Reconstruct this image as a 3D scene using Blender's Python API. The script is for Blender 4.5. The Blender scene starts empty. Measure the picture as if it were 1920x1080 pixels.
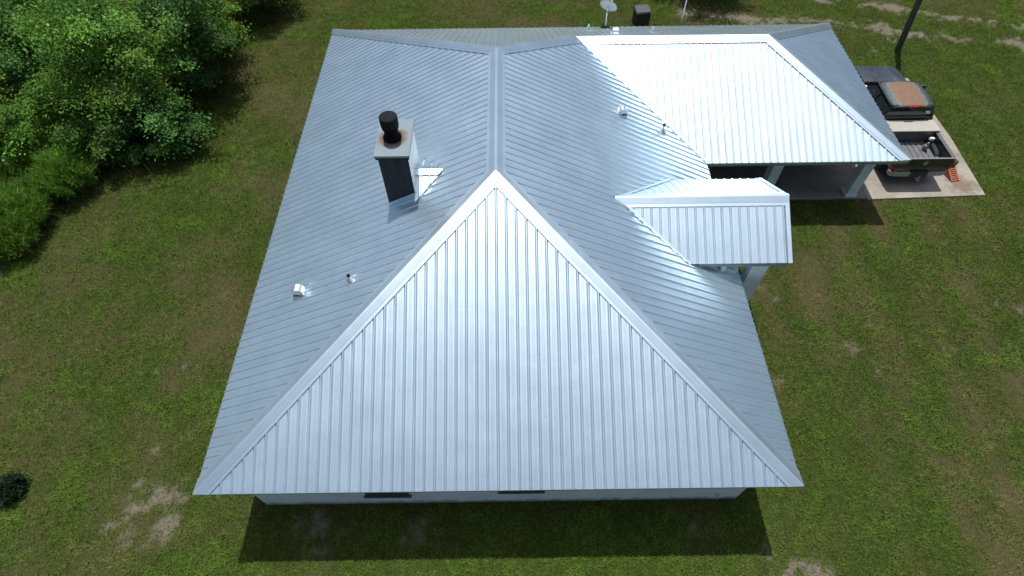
import bpy, bmesh, math, random
import numpy as np
from mathutils import Vector, Matrix
R = math.radians
rng = np.random.default_rng(7)
random.seed(7)
S = bpy.context.scene
COL = S.collection

# ------------------------------------------------------------------ camera
CAM = np.array([0.321, -3.5943, 15.3164])
cam_d = bpy.data.cameras.new('camera')
cam = bpy.data.objects.new('camera', cam_d); COL.objects.link(cam)
cam_d.sensor_width = 36.0
cam_d.lens = 1083.243 / 1920 * 36.0
cam_d.clip_start = 0.1; cam_d.clip_end = 3000
CAM_ROT = Matrix.Rotation(-0.0115, 3, 'Z') @ Matrix.Rotation(0.0061, 3, 'Y') @ Matrix.Rotation(0.6150, 3, 'X')
cam.matrix_world = Matrix.Translation(CAM) @ CAM_ROT.to_4x4()
S.camera = cam

# ------------------------------------------------------------------ light
SUN_TO = Vector((-0.10, 0.85, 2.73)).normalized()
SUN_EL = math.asin(SUN_TO.z); SUN_AZ = math.atan2(SUN_TO.x, SUN_TO.y)
w = bpy.data.worlds.new('World'); S.world = w; w.use_nodes = True
nt = w.node_tree; bg = nt.nodes['Background']
sky = nt.nodes.new('ShaderNodeTexSky'); sky.sky_type = 'NISHITA'; sky.sun_disc = False
sky.sun_elevation = SUN_EL; sky.sun_rotation = SUN_AZ
sky.air_density = 1.0; sky.dust_density = 1.0; sky.ozone_density = 1.0
nt.links.new(sky.outputs[0], bg.inputs[0]); bg.inputs[1].default_value = 0.075
# bright cloud veil overhead near the sun, added to brighten the roof's reflections
VK, VP = 1.28, 7
tcw = nt.nodes.new('ShaderNodeTexCoord'); vd_ = nt.nodes.new('ShaderNodeVectorMath'); vd_.operation = 'DOT_PRODUCT'
nt.links.new(tcw.outputs['Generated'], vd_.inputs[0]); vd_.inputs[1].default_value = Vector((.07, .0, 1)).normalized()
mx0 = nt.nodes.new('ShaderNodeMath'); mx0.operation = 'MAXIMUM'; nt.links.new(vd_.outputs['Value'], mx0.inputs[0]); mx0.inputs[1].default_value = 0
pw = nt.nodes.new('ShaderNodeMath'); pw.operation = 'POWER'; nt.links.new(mx0.outputs[0], pw.inputs[0]); pw.inputs[1].default_value = VP
cn = nt.nodes.new('ShaderNodeTexNoise'); cn.inputs['Scale'].default_value = 4.5; cn.inputs['Detail'].default_value = 5; nt.links.new(tcw.outputs['Generated'], cn.inputs['Vector'])
cm = nt.nodes.new('ShaderNodeMapRange'); nt.links.new(cn.outputs[0], cm.inputs[0]); cm.inputs[1].default_value = .3; cm.inputs[2].default_value = .7; cm.inputs[3].default_value = .5; cm.inputs[4].default_value = 1.5
cq = nt.nodes.new('ShaderNodeMath'); cq.operation = 'MULTIPLY'; nt.links.new(pw.outputs[0], cq.inputs[0]); nt.links.new(cm.outputs[0], cq.inputs[1])
ck_ = nt.nodes.new('ShaderNodeMath'); ck_.operation = 'MULTIPLY'; nt.links.new(cq.outputs[0], ck_.inputs[0]); ck_.inputs[1].default_value = VK
bg2 = nt.nodes.new('ShaderNodeBackground'); bg2.inputs[0].default_value = (1, .99, .97, 1); nt.links.new(ck_.outputs[0], bg2.inputs[1])
addw = nt.nodes.new('ShaderNodeAddShader'); nt.links.new(bg.outputs[0], addw.inputs[0]); nt.links.new(bg2.outputs[0], addw.inputs[1])
nt.links.new(addw.outputs[0], nt.nodes['World Output'].inputs[0])
sun_d = bpy.data.lights.new('sun', 'SUN'); sun_d.energy = 5.0; sun_d.angle = R(0.5); sun_d.color = (1, 0.97, 0.92)
sun = bpy.data.objects.new('sun', sun_d); COL.objects.link(sun)
sun.rotation_euler = (-SUN_TO).to_track_quat('-Z', 'Y').to_euler(); sun.location = (0, 10, 40)
S.view_settings.view_transform = 'Standard'; S.view_settings.look = 'None'
S.view_settings.exposure = 0.0; S.view_settings.gamma = 1.0

# ------------------------------------------------------------------ helpers
def tag(o, label=None, cat=None, group=None, kind=None):
    if label: o['label'] = label
    if cat: o['category'] = cat
    if group: o['group'] = group
    if kind: o['kind'] = kind
    return o
def empty(name, loc=(0, 0, 0), rz=0, **k):
    o = bpy.data.objects.new(name, None); o.empty_display_size = 0.3
    COL.objects.link(o); o.location = loc; o.rotation_euler = (0, 0, rz)
    return tag(o, **k)
class MB:
    def __init__(s): s.v = []; s.f = []; s.mi = []; s.uv = []
    def add(s, vs, fs, mi=0, uvs=None):
        b = len(s.v); s.v += [tuple(v) for v in vs]
        for k, f in enumerate(fs):
            s.f.append(tuple(b + i for i in f)); s.mi.append(mi)
            s.uv.append([uvs[i] for i in f] if uvs else None)
    def box(s, x0, x1, y0, y1, z0, z1, mi=0):
        s.add([(x0, y0, z0), (x1, y0, z0), (x1, y1, z0), (x0, y1, z0), (x0, y0, z1), (x1, y0, z1), (x1, y1, z1), (x0, y1, z1)],
              [(0, 3, 2, 1), (4, 5, 6, 7), (0, 1, 5, 4), (1, 2, 6, 5), (2, 3, 7, 6), (3, 0, 4, 7)], mi)
    def hexa(s, b, t, mi=0):  # bottom 4, top 4 (ccw from above)
        s.add(list(b) + list(t), [(3, 2, 1, 0), (4, 5, 6, 7), (0, 1, 5, 4), (1, 2, 6, 5), (2, 3, 7, 6), (3, 0, 4, 7)], mi)
    def tube(s, pts, rads, n=8, mi=0, cap=True):
        pts = [Vector(p) for p in pts]; rings = []
        for i, p in enumerate(pts):
            d = (pts[min(i + 1, len(pts) - 1)] - pts[max(i - 1, 0)])
            d = d.normalized() if d.length > 1e-9 else Vector((0, 0, 1))
            u = d.cross(Vector((0, 0, 1)) if abs(d.z) < .95 else Vector((1, 0, 0))).normalized(); w_ = d.cross(u)
            rings.append([p + (u * math.cos(2 * math.pi * k / n) + w_ * math.sin(2 * math.pi * k / n)) * rads[i] for k in range(n)])
        vs = [v for r in rings for v in r]; fs = []
        for i in range(len(pts) - 1):
            for k in range(n):
                fs.append((i * n + k, i * n + (k + 1) % n, (i + 1) * n + (k + 1) % n, (i + 1) * n + k))
        if cap: fs.append(tuple(range(n))); fs.append(tuple(reversed(range((len(pts) - 1) * n, len(pts) * n))))
        s.add(vs, fs, mi)
    def lathe(s, c, prof, n=20, mi=0):
        c = Vector(c); vs = []; fs = []
        for r, z in prof:
            for k in range(n): vs.append((c.x + r * math.cos(2 * math.pi * k / n), c.y + r * math.sin(2 * math.pi * k / n), c.z + z))
        for i in range(len(prof) - 1):
            for k in range(n): fs.append((i * n + k, i * n + (k + 1) % n, (i + 1) * n + (k + 1) % n, (i + 1) * n + k))
        fs.append(tuple(reversed(range(n)))); fs.append(tuple(range((len(prof) - 1) * n, len(prof) * n)))
        s.add(vs, fs, mi)
    def prism(s, prof, x0, x1, mi=0):  # profile (y,z) extruded along x
        n = len(prof)
        vs = [(x0, y, z) for y, z in prof] + [(x1, y, z) for y, z in prof]
        fs = [tuple(range(n)), tuple(reversed(range(n, 2 * n)))] + [(i, i + n, (i + 1) % n + n, (i + 1) % n) for i in range(n)]
        s.add(vs, fs, mi)
    def build(s, name, mats, parent=None, bevel=0, seg=2, smooth=False, recalc=True):
        me = bpy.data.meshes.new(name); me.from_pydata(s.v, [], s.f)
        for m in (mats if isinstance(mats, (list, tuple)) else [mats]): me.materials.append(m)
        me.polygons.foreach_set('material_index', s.mi)
        if any(u is not None for u in s.uv):
            l = me.uv_layers.new(name='UVMap'); flat = []
            for u, f in zip(s.uv, s.f):
                flatuv = not u or all(q[0] == 0 and q[1] == 0 for q in u)
                for i in range(len(f)): flat += [s.v[f[i]][0] + .3 * s.v[f[i]][2], s.v[f[i]][1] + .2 * s.v[f[i]][2]] if flatuv else list(u[i])
            l.data.foreach_set('uv', flat)
        me.update()
        if bevel or recalc:
            bm = bmesh.new(); bm.from_mesh(me)
            if recalc: bmesh.ops.recalc_face_normals(bm, faces=bm.faces)
            if bevel:
                bmesh.ops.bevel(bm, geom=[e for e in bm.edges if e.is_manifold and e.calc_face_angle(0) > R(25)], offset=bevel, segments=seg, profile=.5, affect='EDGES')
            bm.to_mesh(me); bm.free()
        if smooth:
            me.polygons.foreach_set('use_smooth', [True] * len(me.polygons))
            me.set_sharp_from_angle(angle=R(38))
        o = bpy.data.objects.new(name, me); COL.objects.link(o)
        if parent: o.parent = parent
        return o

def np_mesh(name, verts, faces_flat, per, mats, parent=None, fcol=None, smooth=False):
    """big mesh from numpy; faces all of size per; fcol is one colour per face"""
    me = bpy.data.meshes.new(name)
    nf = len(faces_flat) // per
    me.vertices.add(len(verts)); me.vertices.foreach_set('co', np.ascontiguousarray(verts, dtype=np.float32).ravel())
    me.loops.add(len(faces_flat)); me.loops.foreach_set('vertex_index', np.ascontiguousarray(faces_flat, dtype=np.int32))
    me.polygons.add(nf); me.polygons.foreach_set('loop_start', np.arange(0, nf * per, per, dtype=np.int32))
    for m in (mats if isinstance(mats, (list, tuple)) else [mats]): me.materials.append(m)
    me.update(calc_edges=True)
    if fcol is not None:
        a = me.attributes.new('tint', 'FLOAT_COLOR', 'FACE')
        c = np.ones((nf, 4), np.float32); c[:, :3] = fcol; a.data.foreach_set('color', c.ravel())
    if smooth: me.polygons.foreach_set('use_smooth', np.ones(nf, bool))
    o = bpy.data.objects.new(name, me); COL.objects.link(o)
    if parent: o.parent = parent
    return o

# value noise
_tab = np.random.default_rng(11).random((256, 256))
def vnoise(x, y, s=1.0, off=0):
    x = np.asarray(x) / s + off * 17.3 + 1000; y = np.asarray(y) / s + off * 9.1 + 1000
    xi = np.floor(x).astype(int); yi = np.floor(y).astype(int); fx = x - xi; fy = y - yi
    fx = fx * fx * (3 - 2 * fx); fy = fy * fy * (3 - 2 * fy)
    t = lambda i, j: _tab[i % 256, j % 256]
    return (t(xi, yi) * (1 - fx) + t(xi + 1, yi) * fx) * (1 - fy) + (t(xi, yi + 1) * (1 - fx) + t(xi + 1, yi + 1) * fx) * fy
def fbm(x, y, s, off=0, o=4):
    r = 0; a = .5; tot = 0
    for k in range(o): r = r + a * vnoise(x, y, s / 2 ** k, off + k); tot += a; a *= .55
    return r / tot
def sstep(a, b, x): t = np.clip((np.asarray(x, float) - a) / (b - a), 0, 1); return t * t * (3 - 2 * t)
def gz(x, y):  # terrain height: lawn rises half a metre towards the back
    return 0.5 * sstep(1.0, 9.0, y) + 0 * np.asarray(x)

# ------------------------------------------------------------------ materials
def mat(name):
    m = bpy.data.materials.new(name); m.use_nodes = True
    n = m.node_tree.nodes; return m, m.node_tree, n, m.node_tree.links, n['Principled BSDF']
def node(t, ty, **k):
    n = t.nodes.new(ty)
    for a, b in k.items():
        if hasattr(n, a): setattr(n, a, b)
        else: n.inputs[a].default_value = b
    return n
def ramp(t, stops):
    r = t.nodes.new('ShaderNodeValToRGB'); e = r.color_ramp.elements
    while len(e) < len(stops): e.new(.5)
    for x, (p, c) in zip(e, stops): x.position = p; x.color = (*c, 1) if len(c) == 3 else c
    return r
def simple(name, col, rough=.6, metal=0., var=.15, scale=6., bump=0., spec=.5, coat=0.):
    m, t, n, L, b = mat(name)
    tc = node(t, 'ShaderNodeTexCoord'); ns = node(t, 'ShaderNodeTexNoise', Scale=scale, Detail=6.0, Roughness=.65)
    L.new(tc.outputs['Object'], ns.inputs['Vector'])
    lo = tuple(c * (1 - var) for c in col); hi = tuple(min(1, c * (1 + var)) for c in col)
    r = ramp(t, [(.3, lo), (.7, hi)]); L.new(ns.outputs[0], r.inputs[0]); L.new(r.outputs[0], b.inputs['Base Color'])
    b.inputs['Roughness'].default_value = rough; b.inputs['Metallic'].default_value = metal
    b.inputs['Specular IOR Level'].default_value = spec; b.inputs['Coat Weight'].default_value = coat
    if bump:
        bp = node(t, 'ShaderNodeBump', Strength=bump, Distance=.02); L.new(ns.outputs[0], bp.inputs['Height']); L.new(bp.outputs[0], b.inputs['Normal'])
    return m

def roof_material(name, base=(.755, .905, 1.0), rough=.41, screws=True, aniso=.22):
    m, t, n, L, b = mat(name)
    uv = node(t, 'ShaderNodeUVMap'); tc = node(t, 'ShaderNodeTexCoord')
    b.inputs['Metallic'].default_value = .94
    # soft mottling of the zinc coat
    ns = node(t, 'ShaderNodeTexNoise', Scale=1.1, Detail=5.0, Roughness=.6); L.new(tc.outputs['Object'], ns.inputs['Vector'])
    # streaks that run down the slope (rolling marks)
    mp = node(t, 'ShaderNodeMapping'); mp.inputs['Scale'].default_value = (22, .5, 1); L.new(uv.outputs[0], mp.inputs[0])
    st = node(t, 'ShaderNodeTexNoise', Scale=1.0, Detail=3.0, Roughness=.55); L.new(mp.outputs[0], st.inputs['Vector'])
    fine = node(t, 'ShaderNodeTexNoise', Scale=55.0, Detail=3.0, Roughness=.6); L.new(tc.outputs['Object'], fine.inputs['Vector'])
    r1 = ramp(t, [(.25, tuple(c * .94 for c in base)), (.75, base)]); L.new(ns.outputs[0], r1.inputs[0])
    r2 = ramp(t, [(.3, (.90, .90, .91)), (.7, (1, 1, 1))]); L.new(st.outputs[0], r2.inputs[0])
    mx = node(t, 'ShaderNodeMix', data_type='RGBA', blend_type='MULTIPLY'); mx.inputs[0].default_value = .8
    L.new(r1.outputs[0], mx.inputs[6]); L.new(r2.outputs[0], mx.inputs[7])
    r3 = ramp(t, [(.3, (.93, .93, .93)), (.7, (1, 1, 1))]); L.new(fine.outputs[0], r3.inputs[0])
    mx3 = node(t, 'ShaderNodeMix', data_type='RGBA', blend_type='MULTIPLY'); mx3.inputs[0].default_value = 1
    L.new(mx.outputs[2], mx3.inputs[6]); L.new(r3.outputs[0], mx3.inputs[7])
    col = mx3.outputs[2]
    if screws:  # rows of screw heads, 0.61 m apart up the slope, two per pan
        sp = node(t, 'ShaderNodeSeparateXYZ'); L.new(uv.outputs[0], sp.inputs[0])
        def cell(src, size):
            a = node(t, 'ShaderNodeMath', operation='DIVIDE'); L.new(src, a.inputs[0]); a.inputs[1].default_value = size
            f = node(t, 'ShaderNodeMath', operation='FRACT'); L.new(a.outputs[0], f.inputs[0])
            s_ = node(t, 'ShaderNodeMath', operation='SUBTRACT'); L.new(f.outputs[0], s_.inputs[0]); s_.inputs[1].default_value = .5
            q = node(t, 'ShaderNodeMath', operation='MULTIPLY'); L.new(s_.outputs[0], q.inputs[0]); q.inputs[1].default_value = size
            p = node(t, 'ShaderNodeMath', operation='POWER'); L.new(q.outputs[0], p.inputs[0]); p.inputs[1].default_value = 2
            return p.outputs[0]
        ad = node(t, 'ShaderNodeMath', operation='ADD'); L.new(cell(sp.outputs[0], .2286), ad.inputs[0]); L.new(cell(sp.outputs[1], .61), ad.inputs[1])
        lt = node(t, 'ShaderNodeMath', operation='LESS_THAN'); L.new(ad.outputs[0], lt.inputs[0]); lt.inputs[1].default_value = .00016
        m4 = node(t, 'ShaderNodeMix', data_type='RGBA'); L.new(lt.outputs[0], m4.inputs[0]); L.new(col, m4.inputs[6]); m4.inputs[7].default_value = (.60, .63, .67, 1)
        col = m4.outputs[2]
    L.new(col, b.inputs['Base Color'])
    rr = node(t, 'ShaderNodeMapRange'); L.new(ns.outputs[0], rr.inputs[0])
    rr.inputs[3].default_value = rough - .04; rr.inputs[4].default_value = rough + .05
    L.new(rr.outputs[0], b.inputs['Roughness'])
    if aniso:
        b.inputs['Anisotropic'].default_value = aniso; tg_ = node(t, 'ShaderNodeTangent', direction_type='UV_MAP'); L.new(tg_.outputs[0], b.inputs['Tangent'])
    wv = node(t, 'ShaderNodeTexNoise', Scale=2.3, Detail=2.0); L.new(tc.outputs['Object'], wv.inputs['Vector'])
    bp = node(t, 'ShaderNodeBump', Strength=.06, Distance=.05); L.new(wv.outputs[0], bp.inputs['Height'])
    bp2 = node(t, 'ShaderNodeBump', Strength=.10, Distance=.004); L.new(st.outputs[0], bp2.inputs['Height']); L.new(bp.outputs[0], bp2.inputs['Normal'])
    L.new(bp2.outputs[0], b.inputs['Normal'])
    return m

M = {}
M['roof'] = roof_material('galvalume_panels')
M['trim'] = roof_material('galvalume_trim', base=(.755, .905, 1.0), rough=.40, screws=False, aniso=.22)
M['fascia'] = simple('fascia_paint', (.20, .24, .255), .5, var=.08)
M['soffit'] = simple('soffit_board', (.42, .46, .47), .7, var=.08)
M['frame'] = simple('window_frame', (.05, .055, .07), .4, var=.05)
M['black'] = simple('soot_black', (.006, .006, .007), .85, var=.4, scale=14, spec=.1)
M['dark_plastic'] = simple('dark_plastic', (.02, .021, .023), .5, var=.2)
M['galv'] = simple('dull_galvanised', (.42, .45, .48), .5, metal=.7, var=.12, scale=14)
M['bright_metal'] = simple('bright_metal', (.66, .69, .72), .38, metal=.9, var=.08)
M['rubber'] = simple('tyre_rubber', (.018, .018, .018), .85, var=.2)
M['wood_pole'] = simple('weathered_pole', (.085, .075, .062), .85, var=.35, scale=9, bump=.4)
M['bark'] = simple('bark', (.13, .105, .08), .9, var=.4, scale=12, bump=.6)
M['orange'] = simple('faded_orange', (.38, .13, .06), .6, var=.22, scale=18)
M['red'] = simple('red_lens', (.28, .012, .015), .2, var=.1)
M['white'] = simple('white_plastic', (.72, .72, .70), .5, var=.06)
M['lid'] = simple('pale_aluminium_lid', (.33, .315, .285), .55, metal=.0, var=.1, scale=9)
M['bumper'] = simple('dull_chrome', (.30, .30, .285), .5, metal=.3, var=.2, scale=12)
M['grey_jug'] = simple('grey_steel_jug', (.20, .20, .20), .45, var=.2, scale=15)

def wall_material():
    m, t, n, L, b = mat('painted_wall')
    tc = node(t, 'ShaderNodeTexCoord')
    ns = node(t, 'ShaderNodeTexNoise', Scale=1.6, Detail=7.0, Roughness=.7); L.new(tc.outputs['Object'], ns.inputs['Vector'])
    r = ramp(t, [(.25, (.50, .59, .62)), (.5, (.62, .71, .74)), (.75, (.68, .77, .79))]); L.new(ns.outputs[0], r.inputs[0])
    # rain-splashed soil along the foot of the wall
    ge = node(t, 'ShaderNodeNewGeometry'); sp = node(t, 'ShaderNodeSeparateXYZ'); L.new(ge.outputs['Position'], sp.inputs[0])
    n2 = node(t, 'ShaderNodeTexNoise', Scale=5.0, Detail=4.0); L.new(tc.outputs['Object'], n2.inputs['Vector'])
    sc = node(t, 'ShaderNodeMath', operation='MULTIPLY_ADD'); L.new(n2.outputs[0], sc.inputs[0]); sc.inputs[1].default_value = -.42; L.new(sp.outputs[2], sc.inputs[2])
    mr = node(t, 'ShaderNodeMapRange'); L.new(sc.outputs[0], mr.inputs[0]); mr.inputs[1].default_value = -.15; mr.inputs[2].default_value = .08; mr.inputs[3].default_value = .75; mr.inputs[4].default_value = 0
    mx = node(t, 'ShaderNodeMix', data_type='RGBA'); L.new(mr.outputs[0], mx.inputs[0]); L.new(r.outputs[0], mx.inputs[6]); mx.inputs[7].default_value = (.06, .052, .04, 1)
    L.new(mx.outputs[2], b.inputs['Base Color']); b.inputs['Roughness'].default_value = .75
    bp = node(t, 'ShaderNodeBump', Strength=.25, Distance=.01); n3 = node(t, 'ShaderNodeTexNoise', Scale=60.0, Detail=3.0); L.new(tc.outputs['Object'], n3.inputs['Vector'])
    L.new(n3.outputs[0], bp.inputs['Height']); L.new(bp.outputs[0], b.inputs['Normal'])
    return m
M['wall'] = wall_material()

def concrete_material(name, lo, hi, stain=True):
    m, t, n, L, b = mat(name)
    tc = node(t, 'ShaderNodeTexCoord')
    ns = node(t, 'ShaderNodeTexNoise', Scale=1.3, Detail=9.0, Roughness=.7); L.new(tc.outputs['Object'], ns.inputs['Vector'])
    r = ramp(t, [(.3, lo), (.65, hi)]); L.new(ns.outputs[0], r.inputs[0]); col = r.outputs[0]
    if stain:  # a rusty leaf-brown stain near the outer corner
        ge = node(t, 'ShaderNodeNewGeometry')
        ds = node(t, 'ShaderNodeVectorMath', operation='DISTANCE'); L.new(ge.outputs['Position'], ds.inputs[0]); ds.inputs[1].default_value = (16.35, 11.05, .58)
        n2 = node(t, 'ShaderNodeTexNoise', Scale=4.0, Detail=6.0, Roughness=.7); L.new(tc.outputs['Object'], n2.inputs['Vector'])
        ma = node(t, 'ShaderNodeMath', operation='MULTIPLY_ADD'); L.new(n2.outputs[0], ma.inputs[0]); ma.inputs[1].default_value = 1.1; L.new(ds.outputs['Value'], ma.inputs[2])
        mr = node(t, 'ShaderNodeMapRange'); L.new(ma.outputs[0], mr.inputs[0]); mr.inputs[1].default_value = .78; mr.inputs[2].default_value = 1.15; mr.inputs[3].default_value = .8; mr.inputs[4].default_value = 0
        mx = node(t, 'ShaderNodeMix', data_type='RGBA'); L.new(mr.outputs[0], mx.inputs[0]); L.new(col, mx.inputs[6]); mx.inputs[7].default_value = (.13, .085, .06, 1); col = mx.outputs[2]
    L.new(col, b.inputs['Base Color']); b.inputs['Roughness'].default_value = .9
    bp = node(t, 'ShaderNodeBump', Strength=.3, Distance=.01); L.new(ns.outputs[0], bp.inputs['Height']); L.new(bp.outputs[0], b.inputs['Normal'])
    return m
M['pad'] = concrete_material('parking_concrete', (.16, .14, .113), (.30, .27, .23))
M['slab'] = concrete_material('carport_concrete', (.14, .125, .105), (.25, .225, .195), False)

def ground_material():
    m, t, n, L, b = mat('lawn_soil')
    at = node(t, 'ShaderNodeAttribute', attribute_name='bare'); dr = node(t, 'ShaderNodeAttribute', attribute_name='dry')
    tc = node(t, 'ShaderNodeTexCoord')
    ns = node(t, 'ShaderNodeTexNoise', Scale=9.0, Detail=8.0, Roughness=.75); L.new(tc.outputs['Object'], ns.inputs['Vector'])
    g1 = ramp(t, [(.3, (.020, .030, .007)), (.7, (.050, .068, .015))]); L.new(ns.outputs[0], g1.inputs[0])
    g2 = ramp(t, [(.3, (.042, .037, .017)), (.7, (.095, .082, .04))]); L.new(ns.outputs[0], g2.inputs[0])
    s1 = ramp(t, [(.3, (.085, .07, .05)), (.7, (.19, .17, .14))]); L.new(ns.outputs[0], s1.inputs[0])
    a = node(t, 'ShaderNodeMix', data_type='RGBA'); L.new(dr.outputs['Fac'], a.inputs[0]); L.new(g1.outputs[0], a.inputs[6]); L.new(g2.outputs[0], a.inputs[7])
    c = node(t, 'ShaderNodeMix', data_type='RGBA'); L.new(at.outputs['Fac'], c.inputs[0]); L.new(a.outputs[2], c.inputs[6]); L.new(s1.outputs[0], c.inputs[7])
    L.new(c.outputs[2], b.inputs['Base Color']); b.inputs['Roughness'].default_value = 1; b.inputs['Specular IOR Level'].default_value = .1
    bp = node(t, 'ShaderNodeBump', Strength=.6, Distance=.04); L.new(ns.outputs[0], bp.inputs['Height']); L.new(bp.outputs[0], b.inputs['Normal'])
    return m
M['ground'] = ground_material()

def leaf_material(name, trans=.35, rough=.55):
    m, t, n, L, b = mat(name)
    at = node(t, 'ShaderNodeAttribute', attribute_name='tint')
    L.new(at.outputs['Color'], b.inputs['Base Color']); b.inputs['Roughness'].default_value = rough; b.inputs['Specular IOR Level'].default_value = .12
    tr = node(t, 'ShaderNodeBsdfTranslucent')
    gm = node(t, 'ShaderNodeMix', data_type='RGBA', blend_type='MULTIPLY'); gm.inputs[0].default_value = 1
    L.new(at.outputs['Color'], gm.inputs[6]); gm.inputs[7].default_value = (1.1, 1.25, .5, 1); L.new(gm.outputs[2], tr.inputs[0])
    ms = node(t, 'ShaderNodeMixShader'); ms.inputs[0].default_value = trans
    L.new(b.outputs[0], ms.inputs[1]); L.new(tr.outputs[0], ms.inputs[2]); L.new(ms.outputs[0], n['Material Output'].inputs[0])
    return m
M['leaf'] = leaf_material('leaves', .35, .7); M['grass'] = leaf_material('grass_blades', .3, .7)

# ------------------------------------------------------------------ house dimensions
A, AP, LL, HE, HR, HW, XW, OV, BW = 6.5, 6.389, 17.736, 2.734, 3.1465, 1.910, 12.885, 0.49, 4.095
B = AP * HW / HR; X6 = A * (1 - HW / HR); YV = LL - 2 * B
P = dict(fl=(-A, 0, HE), fr=(A, 0, HE), ap=(0, AP, HE + HR), re=(0, LL - AP, HE + HR), bl=(-A, LL, HE), v6=(X6, LL - B, HE + HW),
         we=(XW - BW, LL - B, HE + HW), wf=(XW, YV, HE), wb=(XW, LL, HE), vb=(A, YV, HE))
P = {k: Vector(v) for k, v in P.items()}

# ------------------------------------------------------------------ terrain
def path_dist(x, y, pts):
    d = np.full(np.shape(x), 1e9)
    for (x0, y0), (x1, y1) in zip(pts[:-1], pts[1:]):
        t = np.clip(((x - x0) * (x1 - x0) + (y - y0) * (y1 - y0)) / ((x1 - x0) ** 2 + (y1 - y0) ** 2), 0, 1)
        d = np.minimum(d, np.hypot(x - x0 - t * (x1 - x0), y - y0 - t * (y1 - y0)))
    return d
TRACKS = [[(8.5, 22.6), (11.4, 22.1), (15.3, 21.75), (18.4, 20.75), (22.3, 19.85), (28, 18.4), (40, 15)],
          [(14, 24.2), (18, 23.0), (21.5, 21.9), (24, 21.2), (30, 19.8), (42, 16)]]
SPOTS = [(-8.9, .75, .95), (-8.55, .0, .55), (-8.2, -.75, .6), (-10.3, 3.0, .4), (-9.4, 1.9, .35), (-9.3, 4.4, .35), (-6.6, 1.6, .3), (-11.6, .6, .25), (10.6, 4.6, .42), (10.85, 4.1, .25),
         (13.4, 4.8, .3), (9.0, 3.3, .3), (8.3, 6.5, .3), (6.8, -.9, .9), (4.8, -.3, .8), (-4.5, -.1, .8), (-2.0, .05, .6), (8.9, 10.1, .5), (10.6, 10.0, .6), (7.6, 9.9, .5), (16.6, 19.4, .9), (17.6, 20.2, .7), (-6.9, 14.5, .35),
         (-7.1, 17.9, .6), (14.9, 7.2, .4), (1.5, .0, .5), (7.9, 3.5, .4), (15.9, 6.0, .5)]
def bare_f(x, y):
    n = fbm(x, y, 1.1, 3, 5); n2 = vnoise(x, y, .16, 8)
    b = np.zeros(np.shape(x))
    for sx, sy, r in SPOTS:
        d = np.hypot(x - sx, y - sy) / r
        b = np.maximum(b, .82 * sstep(.62, 1.02, (1.2 - d * .75) * .62 + (n - .5) * 1.9 + (n2 - .5) * 1.1) * (d < 1.9))
    for k, tr in enumerate(TRACKS):
        d = path_dist(x, y, tr) / (.42 if k == 0 else .38)
        b = np.maximum(b, .92 * sstep(.40, .90, (1.45 - d * .8) * .6 + (n - .5) * 1.9 + (n2 - .5) * .7) * (d < 2.4))
    return b
def dry_f(x, y):
    d = .30 + 1.8 * (fbm(x, y, 3.4, 1, 5) - .5) + .7 * (fbm(x, y, .7, 5, 3) - .5)
    stripe = np.sin((x + .05 * y) * 2 * math.pi / 1.62 + .6 * vnoise(x, y, 4, 9)) * .18 * sstep(7.5, 9.0, x) * (1 - sstep(10.5, 13, y) * .7)
    d = d + stripe + .22 * np.exp(-((x - 15.6 + .04 * y) / .8) ** 2) * (y < 11)
    d = d - .28 * sstep(15.5, 19, x) * sstep(9, 13, y)     # lusher lawn beyond the truck
    d = d - .25 * sstep(-9, -12, x) * sstep(4, 9, y)
    d = d + .22 * sstep(6, 1, y) * sstep(-6, -9, x)         # worn lawn by the near corner
    return np.clip(d, 0, 1)
ax = np.concatenate([[-1500, -600, -250, -120, -70, -45, -34], np.arange(-28, 32.01, .22), [38, 50, 75, 130, 260, 600, 1500]])
ay = np.concatenate([[-1500, -600, -250, -110, -50, -25, -14], np.arange(-9, 30.01, .22), [34, 42, 60, 110, 250, 600, 1500]])
GX, GY = np.meshgrid(ax, ay, indexing='xy'); nx, ny = len(ax), len(ay)
gv = np.stack([GX, GY, gz(GX, GY) + .03 * (vnoise(GX, GY, 1.7, 2) - .5)], -1).reshape(-1, 3)
ii = (np.arange(ny - 1)[:, None] * nx + np.arange(nx - 1)[None]).ravel()
gf = np.stack([ii, ii + 1, ii + 1 + nx, ii + nx], 1).ravel()
ground = np_mesh('ground', gv, gf, 4, M['ground'], smooth=True); tag(ground, kind='structure')
for nm, fn in (('bare', bare_f), ('dry', dry_f)):
    a_ = ground.data.attributes.new(nm, 'FLOAT', 'POINT'); a_.data.foreach_set('value', fn(gv[:, 0], gv[:, 1]).astype(np.float32))

# concrete
def slab(name, poly, z0, z1, m, bevel=.015):
    b = MB(); n = len(poly)
    b.add([(x, y, z0) for x, y in poly] + [(x, y, z1) for x, y in poly],
          [tuple(reversed(range(n))), tuple(range(n, 2 * n))] + [(i, (i + 1) % n, (i + 1) % n + n, i + n) for i in range(n)])
    return tag(b.build(name, m, bevel=bevel), kind='structure')
PAD = [(12.80, 10.42), (16.98, 10.55), (17.12, 13.6), (17.0, 17.3), (12.80, 17.3)]
SLAB = [(6.05, 10.48), (12.795, 10.48), (12.795, 17.0), (6.05, 17.0)]
slab('parking_pad', PAD, .2, .575, M['pad'])
slab('carport_floor', SLAB, .2, .57, M['slab'])

# ------------------------------------------------------------------ house
house = empty('house', (0, 0, 0), label='low house under a ribbed silver metal hip roof with chimney and side carport', cat='house')
PITCH = .2286; RH = .024
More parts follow.
